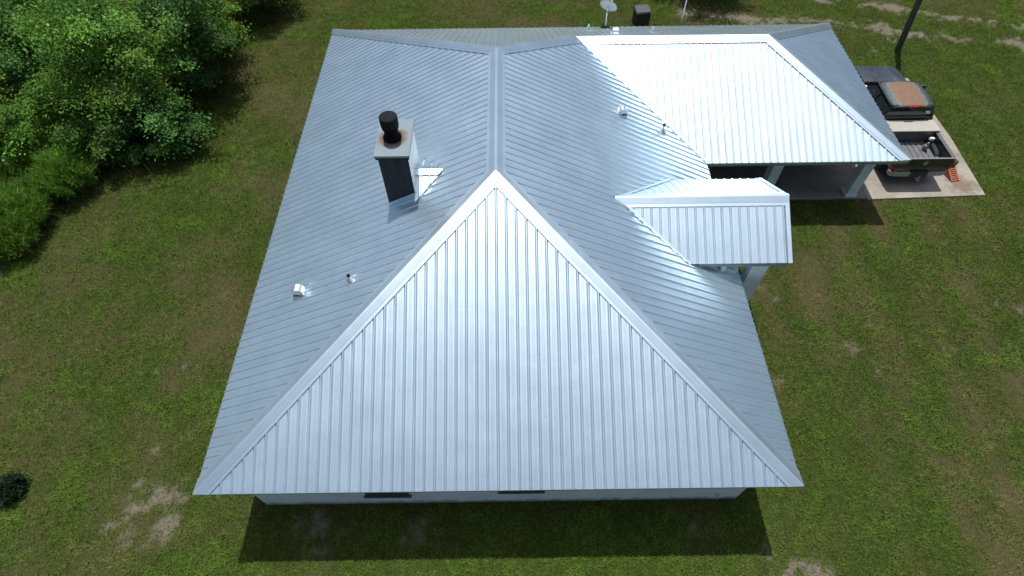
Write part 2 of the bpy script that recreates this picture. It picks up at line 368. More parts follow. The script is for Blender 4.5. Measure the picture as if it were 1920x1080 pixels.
# one pan of the sheet: (position across, height) of rib and two small stiffeners
PROF = [(-.038, 0), (-.006, RH), (.006, RH), (.038, 0), (.080, 0), (.086, .003), (.098, .003), (.104, 0), (.125, 0), (.131, .003), (.143, .003), (.149, 0)]
RC = .031
PROF_STEEP = [(-.027, 0), (-.008, .030), (.008, .030), (.027, 0)] + PROF[4:]
def slope(origin, uax, vax, nrm, low, up, u_rib, name, parent, m=None, prof=None):
    """ribbed sheet: low/up are polylines [(u,v)...] in the slope's own metres"""
    o, ua, va, nr = Vector(origin), Vector(uax), Vector(vax), Vector(nrm)
    u0 = min(low[0][0], up[0][0]); u1 = max(low[-1][0], up[-1][0])
    us = {round(u0, 5), round(u1, 5)} | {round(q[0], 5) for q in low + up if u0 < q[0] < u1}
    k0 = int(math.floor((u0 - u_rib) / PITCH)) - 1; k1 = int(math.ceil((u1 - u_rib) / PITCH)) + 1
    ru, rh = [], []
    for k in range(k0, k1 + 1):
        for du, h in (prof or PROF): ru.append(u_rib + k * PITCH + du); rh.append(h)
    us |= {round(u, 5) for u in ru if u0 < u < u1}
    us = np.array(sorted(us)); hs = np.interp(us, ru, rh)
    lo = np.interp(us, [q[0] for q in low], [q[1] for q in low]); hi = np.interp(us, [q[0] for q in up], [q[1] for q in up])
    b = MB(); vs = []; uvs = []
    for u, h, l, t in zip(us, hs, lo, hi):
        for v in (l, max(t, l)): vs.append(o + ua * float(u) + va * float(v) + nr * float(h)); uvs.append((float(u - u_rib), float(v)))
    fs = [(2 * i, 2 * i + 2, 2 * i + 3, 2 * i + 1) for i in range(len(us) - 1) if (hi[i] - lo[i] + hi[i + 1] - lo[i + 1]) > 1e-4]
    b.add(vs, fs, 0, uvs)
    return b.build(name, m or M['roof'], parent, recalc=False)

tx = HR / A; cx_ = math.hypot(1, tx)        # side slopes
ty = HR / AP; cy_ = math.hypot(1, ty)       # front/back slopes
SX = A * cx_ ; SY = AP * cy_                # slope lengths
lx, ly = math.hypot(1, tx), math.hypot(1, ty)
n_f = Vector((0, -ty, 1)).normalized(); v_f = Vector((0, 1, ty)).normalized()
n_b = Vector((0, ty, 1)).normalized(); v_b = Vector((0, -1, ty)).normalized()
n_l = Vector((-tx, 0, 1)).normalized(); v_l = Vector((1, 0, tx)).normalized()
n_r = Vector((tx, 0, 1)).normalized(); v_r = Vector((-1, 0, tx)).normalized()
tw = HW / BW; n_w = Vector((tw, 0, 1)).normalized(); v_w = Vector((-1, 0, tw)).normalized()
RS = 'roof_slope'
tag(slope((0, 0, HE), (1, 0, 0), v_f, n_f, [(-A, 0), (A, 0)], [(-A, 0), (0, SY), (A, 0)], 0, RS, house), 'bright triangular front slope')
tag(slope((-A, 0, HE), (0, 1, 0), v_l, n_l, [(0, 0), (LL, 0)], [(0, 0), (AP, SX), (LL - AP, SX), (LL, 0)], .1, RS, house, prof=PROF_STEEP), 'blue-grey left slope carrying the chimney')
sv = (A - X6) * cx_
tag(slope((A, 0, HE), (0, 1, 0), v_r, n_r, [(0, 0), (YV, 0), (LL - B, sv)], [(0, 0), (AP, SX), (LL - AP, SX), (LL - B, sv)], .1, RS, house, prof=PROF_STEEP), 'blue-grey right slope of the main roof')
svb = B * cy_
tag(slope((0, LL, HE), (1, 0, 0), v_b, n_b, [(-A, 0), (XW, 0)], [(-A, 0), (0, SY), (X6, svb), (XW - BW, svb), (XW, 0)], 0, RS, house), 'dark slope facing the back lawn')
tag(slope((0, YV, HE), (1, 0, 0), v_f, n_f, [(X6, svb), (A, 0), (XW, 0)], [(X6, svb), (XW - BW, svb), (XW, 0)], .06, RS, house), 'dazzling white front slope over the carport')
tag(slope((XW, 0, HE), (0, 1, 0), v_w, n_w, [(YV, 0), (LL, 0)], [(YV, 0), (LL - B, BW * math.hypot(1, tw)), (LL, 0)], .02, RS, house), 'blue end slope beside the pickup')

# ridge and hip caps: each flange built alone and mitred where caps meet
FL = .24
def flange(b, p0, p1, n, other_side, clips, ht, wid=FL, half=.2):
    p0, p1 = Vector(p0), Vector(p1); d = (p1 - p0).normalized(); n = Vector(n)
    q = n.cross(d).normalized()
    if q.dot(Vector(other_side)) < 0: q = -q
    prof = [(-(ht + .024) * math.tan(half), ht + .024), (.012, ht + .026), (wid * .68, ht + .010), (wid * .68 + .005, ht + .003), (wid, ht + .003), (wid + .002, ht - .008)]
    e0, e1 = p0 - d * wid * 1.5, p1 + d * wid * 1.5
    bm = bmesh.new(); uvl = bm.loops.layers.uv.new('UVMap')
    r0 = [bm.verts.new(e0 + q * s + n * h) for s, h in prof]; r1 = [bm.verts.new(e1 + q * s + n * h) for s, h in prof]
    for i in range(len(prof) - 1): bm.faces.new((r0[i], r1[i], r1[i + 1], r0[i + 1]))
    for co, no in clips:
        bmesh.ops.bisect_plane(bm, geom=bm.verts[:] + bm.edges[:] + bm.faces[:], plane_co=co, plane_no=no, clear_outer=True, dist=1e-5)
    bm.verts.index_update(); vs = [v.co.copy() for v in bm.verts]; fs = [tuple(v.index for v in f.verts) for f in bm.faces]
    uvs = [((v - p0).dot(q), (v - p0).dot(d)) for v in vs]
    if fs: b.add(vs, fs, 0, uvs)
    bm.free()
def mitre(node_p, d_self, d_other):
    """vertical plane through node_p halving the plan angle; outer side is the other edge's"""
    a_, c_ = Vector((d_self[0], d_self[1], 0)).normalized(), Vector((d_other[0], d_other[1], 0)).normalized()
    return (Vector(node_p), (c_ - a_).normalized())
def flat_end(p, d): return (Vector(p), Vector(d).normalized())
def cap(name, p0, p1, sides, label=None, parent=None, ht=RC):
    b = MB()
    hf = Vector(sides[0][0]).angle(Vector(sides[1][0])) / 2
    for n, into, clips, dh in sides: flange(b, p0, p1, n, into, clips, ht + dh, half=hf)
    o = b.build(name, M['trim'], parent or house, recalc=False)
    if label: tag(o, label)
    return o
V = P
d_ = lambda a_, b_: V[b_] - V[a_]
eave_f = (Vector((0, 0.0, 0)), Vector((0, -1, 0)))
def eave(p, n): return (Vector(p), Vector(n))
# front hips
for s, c, n_side, v_side in ((-1, 'fl', n_l, v_l), (1, 'fr', n_r, v_r)):
    cap('hip_cap', V[c], V['ap'], [
        (n_f, (-s, 0, 0), [(V['ap'], Vector((-s, 0, 0))), eave(V[c] + Vector((0, -.015, 0)), (0, -1, 0))], 0),
        (n_side, (0, 1, 0), [mitre(V['ap'], V[c] - V['ap'], (0, 1, 0)), eave(V[c] + Vector((s * .015, 0, 0)), (s, 0, 0))], 0)])
cap('ridge_cap', V['ap'], V['re'], [
    (n_l, -v_l, [mitre(V['ap'], (0, 1, 0), d_('ap', 'fl')), mitre(V['re'], (0, -1, 0), d_('re', 'bl'))], 0),
    (n_r, -v_r, [mitre(V['ap'], (0, 1, 0), d_('ap', 'fr')), mitre(V['re'], (0, -1, 0), d_('re', 'v6'))], 0)])
cap('hip_cap', V['re'], V['bl'], [
    (n_l, (0, -1, 0), [mitre(V['re'], d_('re', 'bl'), (0, -1, 0)), eave(V['bl'] + Vector((-.015, 0, 0)), (-1, 0, 0))], 0),
    (n_b, (1, 0, 0), [(V['re'], Vector((1, 0, 0))), eave(V['bl'] + Vector((0, .015, 0)), (0, 1, 0))], 0)])
cap('hip_cap', V['re'], V['v6'], [
    (n_r, (0, -1, 0), [mitre(V['re'], d_('re', 'v6'), (0, -1, 0)), flat_end(V['v6'], d_('vb', 'v6') * Vector((1, 1, 0)) * 0 + Vector((.92, .38, 0)))], 0),
    (n_b, (-1, 0, 0), [(V['re'], Vector((-1, 0, 0))), mitre(V['v6'], d_('v6', 're'), (1, 0, 0))], 0)])
cap('ridge_cap', V['v6'], V['we'], [
    (n_f, -v_f, [flat_end(V['v6'] + Vector((0, 0, 0)), (-1, -.93, 0)), mitre(V['we'], (-1, 0, 0), d_('we', 'wf'))], 0),
    (n_b, -v_b, [mitre(V['v6'], (1, 0, 0), d_('v6', 're')), mitre(V['we'], (-1, 0, 0), d_('we', 'wb'))], 0)])
cap('hip_cap', V['we'], V['wf'], [
    (n_f, (-1, 0, 0), [mitre(V['we'], d_('we', 'wf'), (-1, 0, 0)), eave(V['wf'] + Vector((0, -.015, 0)), (0, -1, 0))], 0),
    (n_w, (0, 1, 0), [(V['we'], Vector((0, 1, 0))), eave(V['wf'] + Vector((.015, 0, 0)), (1, 0, 0))], 0)])
cap('hip_cap', V['we'], V['wb'], [
    (n_b, (-1, 0, 0), [mitre(V['we'], d_('we', 'wb'), (-1, 0, 0)), eave(V['wb'] + Vector((0, .015, 0)), (0, 1, 0))], 0),
    (n_w, (0, -1, 0), [(V['we'], Vector((0, -1, 0))), eave(V['wb'] + Vector((.015, 0, 0)), (1, 0, 0))], 0)])
# valley flashing between the main roof and the carport roof (narrow strip each side)
vd = (V['v6'] - V['vb']).normalized(); b = MB()
for n, side in ((n_f, (1, 0, 0)), (n_r, (0, -1, 0))):
    q = Vector(n).cross(vd).normalized(); q = q if q.dot(Vector(side)) > 0 else -q
    w_ = .07 if side[0] else .03
    b.add([V['vb'] + n * (RC + .004), V['vb'] + q * w_ + n * (RC + .004), V['v6'] + q * w_ + n * (RC + .004), V['v6'] + n * (RC + .004)], [(0, 1, 2, 3)], 0, [(0, 0), (w_, 0), (w_, 6), (0, 6)])
b.build('valley_flashing', M['trim'], house, recalc=False)

# eave trim + fascia along every eave
def eave_run(p0, p1, out):
    p0, p1, o_ = Vector(p0), Vector(p1), Vector(out); b = MB(); t = MB()
    d = (p1 - p0).normalized(); z = Vector((0, 0, 1))
    def strip(mb, off0, off1, z0, z1):
        a0, a1 = p0 - o_ * off0, p1 - o_ * off0; c0, c1 = p0 - o_ * off1, p1 - o_ * off1
        mb.add([a0 + z * z0, a1 + z * z0, c1 + z * z0, c0 + z * z0, a0 + z * z1, a1 + z * z1, c1 + z * z1, c0 + z * z1],
               [(0, 1, 2, 3), (7, 6, 5, 4), (0, 4, 5, 1), (1, 5, 6, 2), (2, 6, 7, 3), (3, 7, 4, 0)], 0, [(0, 0)] * 8)
    strip(t, .004, .018, -.055, -.004)
    strip(b, .024, .048, -.15, -.018)
    f = b.build('fascia', M['fascia'], house); t.build('drip_edge', M['trim'], f)
IN = .02
eave_run(V['fl'], V['fr'], (0, -1, 0)); eave_run(V['fl'] + Vector((0, .05, 0)), V['bl'] - Vector((0, .05, 0)), (-1, 0, 0))
eave_run(V['fr'] + Vector((0, .05, 0)), V['vb'] - Vector((0, -.02, 0)), (1, 0, 0)); eave_run(V['vb'] + Vector((-.02, 0, 0)), V['wf'], (0, -1, 0))
eave_run(V['wf'] + Vector((0, .05, 0)), V['wb'] - Vector((0, .05, 0)), (1, 0, 0)); eave_run(V['bl'], V['wb'], (0, 1, 0))
b = MB(); zs = HE - .145
b.add([(-A + .05, .05, zs), (A - .05, .05, zs), (A - .05, LL - .05, zs), (-A + .05, LL - .05, zs)], [(3, 2, 1, 0)])
b.add([(A - .05, YV + .05, zs), (XW - .05, YV + .05, zs), (XW - .05, LL - .05, zs), (A - .05, LL - .05, zs)], [(3, 2, 1, 0)])
b.build('soffit', M['soffit'], house, recalc=False)

# walls
WX, WY0, WY1, TH = A - OV, OV, LL - OV, .15
b = MB()
wins = [(-3.30, -2.25, .80, 2.05), (0.0, 1.02, 1.02, 2.05)]
xs = [-WX, wins[0][0], wins[0][1], wins[1][0], wins[1][1], WX]
for i in range(5):
    if i in (1, 3):
        x0, x1, z0, z1 = wins[i // 2]
        b.box(x0, x1, WY0, WY0 + TH, -.3, z0); b.box(x0, x1, WY0, WY0 + TH, z1, zs - .002)
    else: b.box(xs[i], xs[i + 1], WY0, WY0 + TH, -.3, zs - .002)
b.build('front_wall', M['wall'], house)
b = MB(); b.box(-WX, -WX + TH, WY0 + TH, WY1 - TH, -.3, zs - .002); b.build('side_wall', M['wall'], house)
b = MB(); b.box(WX - TH, WX, WY0 + TH, WY1 - TH, -.3, zs - .002); b.build('side_wall', M['wall'], house)
b = MB(); b.box(-WX, XW - OV, WY1 - TH, WY1, -.3, zs - .002); b.build('back_wall', M['wall'], house)
def glass():
    m, t, n, L, bb = mat('window_glass')
    bb.inputs['Base Color'].default_value = (.02, .025, .03, 1); bb.inputs['Roughness'].default_value = .06; bb.inputs['Specular IOR Level'].default_value = .8
    ns = node(t, 'ShaderNodeTexNoise', Scale=1.5); bp = node(t, 'ShaderNodeBump', Strength=.03); L.new(ns.outputs[0], bp.inputs['Height']); L.new(bp.outputs[0], bb.inputs['Normal'])
    return m
M['glass'] = glass()
for x0, x1, z0, z1 in wins:
    f = MB()
    for q in ((x0, x0 + .06, z0, z1), (x1 - .06, x1, z0, z1), (x0 + .06, x1 - .06, z1 - .06, z1), (x0 + .06, x1 - .06, z0, z0 + .06), (x0 + .06, x1 - .06, (z0 + z1) / 2 - .02, (z0 + z1) / 2 + .02)):
        f.box(q[0], q[1], WY0 - .02, WY0 + .07, q[2], q[3])
    wn = f.build('window', M['frame'], house)
    g = MB(); g.box(x0 + .06, x1 - .06, WY0 + .03, WY0 + .04, z0 + .06, z1 - .06); g.build('pane', M['glass'], wn)
    s_ = MB(); s_.box(x0 - .06, x1 + .06, WY0 - .07, WY0 - .003, z0 - .07, z0 - .003); s_.build('sill', M['frame'], wn, bevel=.008)
# garden tap on the front wall
b = MB(); b.tube([(5.4, WY0 + .01, .52), (5.4, WY0 - .09, .52), (5.4, WY0 - .12, .44)], [.018, .018, .016], 8); b.tube([(5.4, WY0 - .06, .52), (5.4, WY0 - .06, .58)], [.01, .01], 6)
b.tube([(5.35, WY0 - .06, .585), (5.45, WY0 - .06, .585)], [.014, .014], 6); b.build('tap', M['galv'], house, smooth=True)

# carport posts
def post(x, y, z0, z1, wx=.30, wy=.30, name='carport_post'):
    b = MB(); b.box(x - wx / 2, x + wx / 2, y - wy / 2, y + wy / 2, z0, z1)
    o = b.build(name, M['wall'], house, bevel=.012)
    c = MB(); c.box(x - wx / 2 - .03, x + wx / 2 + .03, y - wy / 2 - .03, y + wy / 2 + .03, z0 + .001, z0 + .12); c.build('post_base', M['wall'], o, bevel=.012)
    return o
for x, y in ((9.2, 10.72), (12.22, 10.72), (12.22, 14.0)): post(x, y, .56, zs - .002, .34, .34)
b = MB(); b.box(6.02, 12.39, 10.62, 10.82, zs - .22, zs - .003)
b.build('carport_beam', M['fascia'], house)

# porch: cross gable over the right eave
PR, PY, PFY, PBY, PE, PXE = 4.38, 6.96, 5.44, 8.50, 3.49, 7.56
tp = (PR - PE) / (PY - PFY); lp = math.hypot(1, tp); tpb = (PR - PE) / (PBY - PY); lpb = math.hypot(1, tpb)
n_pf = Vector((0, -tp, 1)).normalized(); v_pf = Vector((0, 1, tp)).normalized(); n_pb = Vector((0, tpb, 1)).normalized(); v_pb = Vector((0, -1, tpb)).normalized()
xr = A - (PR - HE) / tx; xe = A - (PE - HE) / tx
porch = empty('porch_roof'); porch.parent = house
slope((0, PFY, PE), (1, 0, 0), v_pf, n_pf, [(xr, (PY - PFY) * lp), (xe, 0), (PXE, 0)], [(xr, (PY - PFY) * lp), (PXE, (PY - PFY) * lp)], .1, 'roof_slope', porch)
slope((0, PBY, PE), (1, 0, 0), v_pb, n_pb, [(xr, (PBY - PY) * lpb), (xe, 0), (PXE, 0)], [(xr, (PBY - PY) * lpb), (PXE, (PBY - PY) * lpb)], .1, 'roof_slope', porch)
p0, p1 = Vector((xr - .05, PY, PR)), Vector((PXE + .01, PY, PR))
b = MB()
for n, v in ((n_pf, -v_pf), (n_pb, -v_pb)): flange(b, p0, p1, n, v, [flat_end(p0, (-1, 0, 0)), flat_end(p1, (1, 0, 0))], RH, .26, half=n_pf.angle(n_pb) / 2)
b.build('ridge_cap', M['trim'], porch, recalc=False)
for n, v, y0, L_ in ((n_pf, v_pf, PFY, (PY - PFY) * lp), (n_pb, v_pb, PBY, (PBY - PY) * lpb)):
    b = MB(); o_ = Vector((0, y0, PE))  # rake trim
    q = [o_ + Vector((x, 0, 0)) + v * t_ + n * h for t_ in (-.01, L_) for x, h in ((PXE - .10, RH + .006), (PXE + .012, RH + .006), (PXE + .012, -.13))]
    b.add(q, [(0, 1, 4, 3), (1, 2, 5, 4)], 0, [(0, 0)] * 6)
    b.build('rake_trim', M['trim'], porch, recalc=False); b = MB()
    va_, vb_ = Vector((xe, y0, PE)), Vector((xr, PY, PR)); dd = (vb_ - va_).normalized(); qq = n_r.cross(dd).normalized(); qq = qq if qq.y * (y0 - PY) > 0 else -qq
    b.add([va_ + n_r * .028, va_ + qq * .05 + n_r * .026, vb_ + qq * .05 + n_r * .026, vb_ + n_r * .028], [(0, 1, 2, 3)], 0, [(0, 0)] * 4)
    q1 = n.cross(dd).normalized(); q1 = q1 if q1.x > 0 else -q1
    b.add([va_ + n * .026, va_ + q1 * .06 + n * .026, vb_ + q1 * .06 + n * .026, vb_ + n * .026], [(0, 1, 2, 3)], 0, [(0, 0)] * 4)
    b.build('valley_flashing', M['trim'], porch, recalc=False)
b = MB(); b.box(xe + .25, PXE - .03, PFY + .02, PFY + .05, PE - .16, PE - .02); b.build('fascia', M['fascia'], porch)
b = MB(); b.box(xe + .25, PXE - .03, PBY - .05, PBY - .02, PE - .16, PE - .02); b.build('fascia', M['fascia'], porch)
b = MB(); b.box(6.02, PXE - .06, PFY + .06, PBY - .06, PE - .19, PE - .17); b.build('soffit', M['soffit'], porch)
b = MB(); b.add([(PXE - .22, PFY + .1, PE - .16), (PXE - .22, PBY - .1, PE - .16), (PXE - .22, PY, PR - .05)], [(0, 1, 2)]); b.build('gable_panel', M['wall'], porch, recalc=False)
for y in (PFY + .33, PBY - .33):
    o = MB(); o.box(6.72, 7.16, y - .16, y + .16, .2, PE - .36); post_ = o.build('porch_post', M['wall'], house, bevel=.012)
    o = MB(); o.box(6.0, 7.22, y - .12, y + .12, PE - .357, PE - .192); o.build('porch_beam', M['wall'], house)
b = MB(); b.box(WX - TH, WX - .02, PFY + .1, PBY - .1, zs, PE - .192); b.build('porch_wall', M['wall'], house)

# chimney on the left slope
CHX0, CHX1, CHY0, CHY1, CHT = -2.72, -2.02, 6.58, 7.78, 6.22
def zl(x): return HE + (x + A) * tx
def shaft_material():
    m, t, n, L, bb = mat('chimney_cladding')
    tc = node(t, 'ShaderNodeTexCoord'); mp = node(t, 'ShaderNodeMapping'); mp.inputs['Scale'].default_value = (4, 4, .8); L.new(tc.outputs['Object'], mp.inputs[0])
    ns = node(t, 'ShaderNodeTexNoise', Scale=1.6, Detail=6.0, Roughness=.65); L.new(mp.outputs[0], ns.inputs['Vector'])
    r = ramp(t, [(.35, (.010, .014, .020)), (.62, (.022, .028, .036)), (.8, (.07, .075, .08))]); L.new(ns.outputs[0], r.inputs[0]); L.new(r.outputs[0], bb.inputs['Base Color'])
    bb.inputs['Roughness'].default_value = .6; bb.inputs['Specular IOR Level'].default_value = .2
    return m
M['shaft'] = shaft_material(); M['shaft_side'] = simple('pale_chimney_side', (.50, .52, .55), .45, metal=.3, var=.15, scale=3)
b = MB()
c4 = [(CHX0, CHY0), (CHX1, CHY0), (CHX1, CHY1), (CHX0, CHY1)]
vb = [(x, y, zl(x) - .1) for x, y in c4]; vt = [(x, y, CHT) for x, y in c4]
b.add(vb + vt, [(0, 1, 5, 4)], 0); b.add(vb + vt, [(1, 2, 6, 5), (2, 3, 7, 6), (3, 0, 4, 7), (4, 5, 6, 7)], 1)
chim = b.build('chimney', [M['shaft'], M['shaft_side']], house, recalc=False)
def cap_material():
    m, t, n, L, bb = mat('chimney_cap_metal')
    ge = node(t, 'ShaderNodeNewGeometry'); ds = node(t, 'ShaderNodeVectorMath', operation='DISTANCE'); L.new(ge.outputs['Position'], ds.inputs[0]); ds.inputs[1].default_value = (-2.42, 7.16, CHT + .06)
    tc = node(t, 'ShaderNodeTexCoord'); ns = node(t, 'ShaderNodeTexNoise', Scale=7.0, Detail=5.0); L.new(tc.outputs['Object'], ns.inputs['Vector'])
    ma = node(t, 'ShaderNodeMath', operation='MULTIPLY_ADD'); L.new(ns.outputs[0], ma.inputs[0]); ma.inputs[1].default_value = .22; L.new(ds.outputs['Value'], ma.inputs[2])
    r = ramp(t, [(.30, (.07, .05, .04)), (.40, (.15, .13, .11)), (.50, (.19, .235, .265))]); L.new(ma.outputs[0], r.inputs[0]); L.new(r.outputs[0], bb.inputs['Base Color'])
    bb.inputs['Roughness'].default_value = .8; bb.inputs['Specular IOR Level'].default_value = .15
    return m
M['cap'] = cap_material()
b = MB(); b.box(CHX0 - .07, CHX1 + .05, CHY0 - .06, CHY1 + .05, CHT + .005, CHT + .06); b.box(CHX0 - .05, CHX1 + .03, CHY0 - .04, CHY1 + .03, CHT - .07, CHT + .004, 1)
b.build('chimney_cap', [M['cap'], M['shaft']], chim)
b = MB(); fx, fy = -2.42, 7.16
b.lathe((fx, fy, CHT + .06), [(.215, 0), (.215, .05), (.19, .08), (.165, .1), (.165, .30), (.20, .31), (.20, .34), (.155, .36)], 24)
b.build('flue_pipe', M['black'], chim, smooth=True)
b = MB(); b.lathe((fx, fy, CHT + .42), [(.205, 0), (.21, .02), (.21, .24), (.205, .25), (.19, .262), (0.02, .275)], 24); b.build('flue_cap', simple('flue_cap_metal', (.012, .016, .018), .85, spec=.1, var=.3, scale=10), chim, smooth=True)
b = MB()  # cricket that sheds water round the chimney
yr = 7.16; xtip = -1.33; zc = zl(xtip)
pf, pb_, pt, pc = (CHX1, 6.36, zl(CHX1) + .03), (CHX1, 7.96, zl(CHX1) + .03), (xtip, yr, zc + .03), (CHX1, yr, zc + .03)
ck = empty('cricket'); ck.parent = chim
Lc = (Vector(pc) - Vector(pf)).length; vcf = (Vector(pc) - Vector(pf)).normalized(); vcb = (Vector(pc) - Vector(pb_)).normalized()
slope((0, pf[1], pf[2]), (1, 0, 0), vcf, Vector((1, 0, 0)).cross(vcf), [(CHX1, 0), (xtip, Lc)], [(CHX1, Lc), (xtip, Lc)], CHX1 + .12, 'roof_slope', ck)
slope((0, pb_[1], pb_[2]), (1, 0, 0), vcb, vcb.cross(Vector((1, 0, 0))), [(CHX1, 0), (xtip, Lc)], [(CHX1, Lc), (xtip, Lc)], CHX1 + .12, 'roof_slope', ck)
b = MB(); nf_ = (Vector(pt) - Vector(pf)).cross(Vector(pc) - Vector(pf)).normalized(); nb_ = (Vector(pc) - Vector(pb_)).cross(Vector(pt) - Vector(pb_)).normalized()
for n, q in ((nf_, pf), (nb_, pb_)):
    dv = (Vector(q) - Vector(pc)); dv = dv.normalized()
    b.add([Vector(pc) + n * .044, Vector(pt) + n * .040, Vector(pt) + dv * .15 + n * .037 + Vector((-.12, 0, 0)), Vector(pc) + dv * .17 + n * .037], [(0, 1, 2, 3)], 0, [(0, 0)] * 4)
b.build('ridge_cap', M['trim'], ck, recalc=False)
b = MB()  # apron flashing at the foot
b.add([(CHX0 - .05, CHY0 - .004, zl(CHX0 - .05) + .14), (CHX1 + .05, CHY0 - .004, zl(CHX1 + .05) + .14), (CHX1 + .05, CHY0 - .01, zl(CHX1 + .05) + .03), (CHX0 - .05, CHY0 - .01, zl(CHX0 - .05) + .03), (CHX0 - .05, CHY0 - .06, zl(CHX0 - .05) + .026), (CHX1 + .05, CHY0 - .06, zl(CHX1 + .05) + .026)],
      [(3, 2, 1, 0), (4, 5, 2, 3)], 0, [(0, 0)] * 6)
b.build('apron_flashing', M['trim'], chim, recalc=False)

# roof vents
def pipe_vent(x, y, z, h, r=.03):
    b = MB(); b.lathe((x, y, z - .02), [(.13, 0), (.13, .03), (.07, .07), (.045, .14), (.04, .15)], 16); o = b.build('pipe_vent', M['galv'], house, smooth=True)
    c = MB(); c.lathe((x, y, z + .08), [(r, 0), (r, h), (r * .8, h + .002)], 12); c.build('pipe', M['galv'], o, smooth=True)
    c = MB(); c.lathe((x, y, z + .08 + h), [(r * 1.35, -.03), (r * 1.35, .012), (r * .9, .014)], 12); c.build('pipe_collar', M['black'], o, smooth=True)
def hood_vent(x, y, z, tilt_axis, sgn, s=1.0):
    """short gooseneck hood whose mouth faces down the slope"""
    e = empty('hood_vent', (x, y, z)); e.parent = house
    e.rotation_euler = (0, 0, math.atan2(tilt_axis[1], tilt_axis[0]))
    b = MB(); b.box(-.17 * s, .17 * s, -.15 * s, .15 * s, -.03, .032); b.build('base_flashing', M['galv'], e, bevel=.01)
    b = MB(); prof = []
    arc = [(-.13, .03), (-.13, .16), (-.10, .225), (-.04, .26), (.04, .262), (.11, .235), (.155, .18), (.16, .12)]
    vs = []
    for sy in (-.10, .10):
        for px, pz in arc: vs.append((px * s, sy * s, pz * s))
    n = len(arc); fs = [(i, i + 1, n + i + 1, n + i) for i in range(n - 1)] + [tuple(range(n)), tuple(reversed(range(n, 2 * n)))]
    b.add(vs, fs); b.build('hood', M['bright_metal'], e, bevel=.006)
    b = MB(); b.add([(-.12 * s, -.09 * s, .034), (.05 * s, -.09 * s, .034), (.05 * s, .09 * s, .034), (-.12 * s, .09 * s, .034), (.152 * s, -.09 * s, .12 * s), (.152 * s, .09 * s, .12 * s)], [(0, 1, 2, 3), (1, 4, 5, 2)]); b.build('vent_mouth', M['black'], e)
hood_vent(-4.95, 4.68, zl(-4.95), (-1, 0), -1); pipe_vent(-3.5, 4.52, zl(-3.5), .16)
def zr(x): return HE + (A - x) * tx
hood_vent(3.72, 10.72, zr(3.72), (1, 0), 1, .95); pipe_vent(5.08, 10.66, zr(5.08), .2)
def zb(y): return HE + (LL - y) * ty
pipe_vent(3.31, 16.55, zb(16.55), .22, .028); hood_vent(3.98, 14.85, zb(14.85), (0, 1), 1, .95); pipe_vent(5.43, 15.5, zb(15.5), .2, .028)

# satellite dish on the back slope
dish = empty('satellite_dish', (4.05, 17.25, zb(17.25)), label='grey satellite dish on a bent arm at the back eave', cat='satellite dish')
b = MB(); b.box(-.16, .16, -.10, .10, .02, .045); b.build('mount_plate', M['dark_plastic'], dish, bevel=.006)
b = MB(); b.tube([(0, 0, .04), (0, -.02, .30), (.0, .04, .55), (0, .10, .72)], [.025] * 4, 10); b.build('mast', M['galv'], dish, smooth=True)
b = MB(); vs = []; fs = []
ctr = Vector((0.02, .14, .74)); ax_d = Vector((.35, .75, .55)).normalized(); u_ = ax_d.cross(Vector((0, 0, 1))).normalized(); v_ = u_.cross(ax_d)
for ir in range(6):
    for k in range(24):
        r_ = .34 * ir / 5; q = ctr + u_ * (r_ * math.cos(k * math.pi / 12)) + v_ * (r_ * 1.1 * math.sin(k * math.pi / 12)) + ax_d * (.07 * (ir / 5) ** 2); vs.append(q)
for ir in range(5):
    for k in range(24): fs.append((ir * 24 + k, ir * 24 + (k + 1) % 24, (ir + 1) * 24 + (k + 1) % 24, (ir + 1) * 24 + k))
b.add(vs, fs); rf = b.build('reflector', simple('dish_grey', (.33, .34, .35), .5, var=.08), dish, smooth=True, recalc=False)
md = rf.modifiers.new('thick', 'SOLIDIFY'); md.thickness = .012
b = MB(); b.tube([ctr - v_ * .33, ctr - v_ * .30 + ax_d * .42], [.016, .014], 8); b.build('feed_arm', M['galv'], dish, smooth=True)
b = MB(); e_ = ctr - v_ * .30 + ax_d * .42; b.tube([e_ - ax_d * .02, e_ + ax_d * .04 + v_ * .07], [.035, .03], 10); b.build('receiver', M['white'], dish, smooth=True)

# thin mast behind the back eave
b = MB(); gx_, gy_ = 7.15, 18.05
b.tube([(gx_, gy_, .35), (gx_ + .02, gy_, 3.2), (gx_ + .03, gy_ + .02, 4.1)], [.03, .026, .022], 10)
mast = tag(b.build('antenna_mast', M['galv'], smooth=True), 'thin pale metal mast rising just behind the back eave', 'mast')
b = MB(); b.tube([(gx_ - .22, gy_ + .02, 4.02), (gx_ + .28, gy_ + .02, 4.06)], [.012, .012], 8)
for k in range(4): b.tube([(gx_ - .2 + .15 * k, gy_ - .16, 4.03 + .012 * k), (gx_ - .2 + .15 * k, gy_ + .2, 4.03 + .012 * k)], [.006, .006], 6)
b.build('antenna_arm', M['galv'], mast)

# dark utility box on the back lawn
bx = empty('utility_box', (6.45, 21.75, .5), R(8), label='small dark box standing on the grass behind the house', cat='box')
b = MB(); b.box(-.33, .33, -.26, .26, -.05, .62); b.build('box_body', M['dark_plastic'], bx, bevel=.02)
b = MB(); b.hexa([(-.36, -.29, .622), (.36, -.29, .622), (.36, .29, .622), (-.36, .29, .622)], [(-.33, -.24, .70), (.33, -.24, .70), (.33, .26, .76), (-.33, .26, .76)]); b.build('lid', simple('box_lid', (.045, .045, .05), .5, var=.15), bx, bevel=.015)

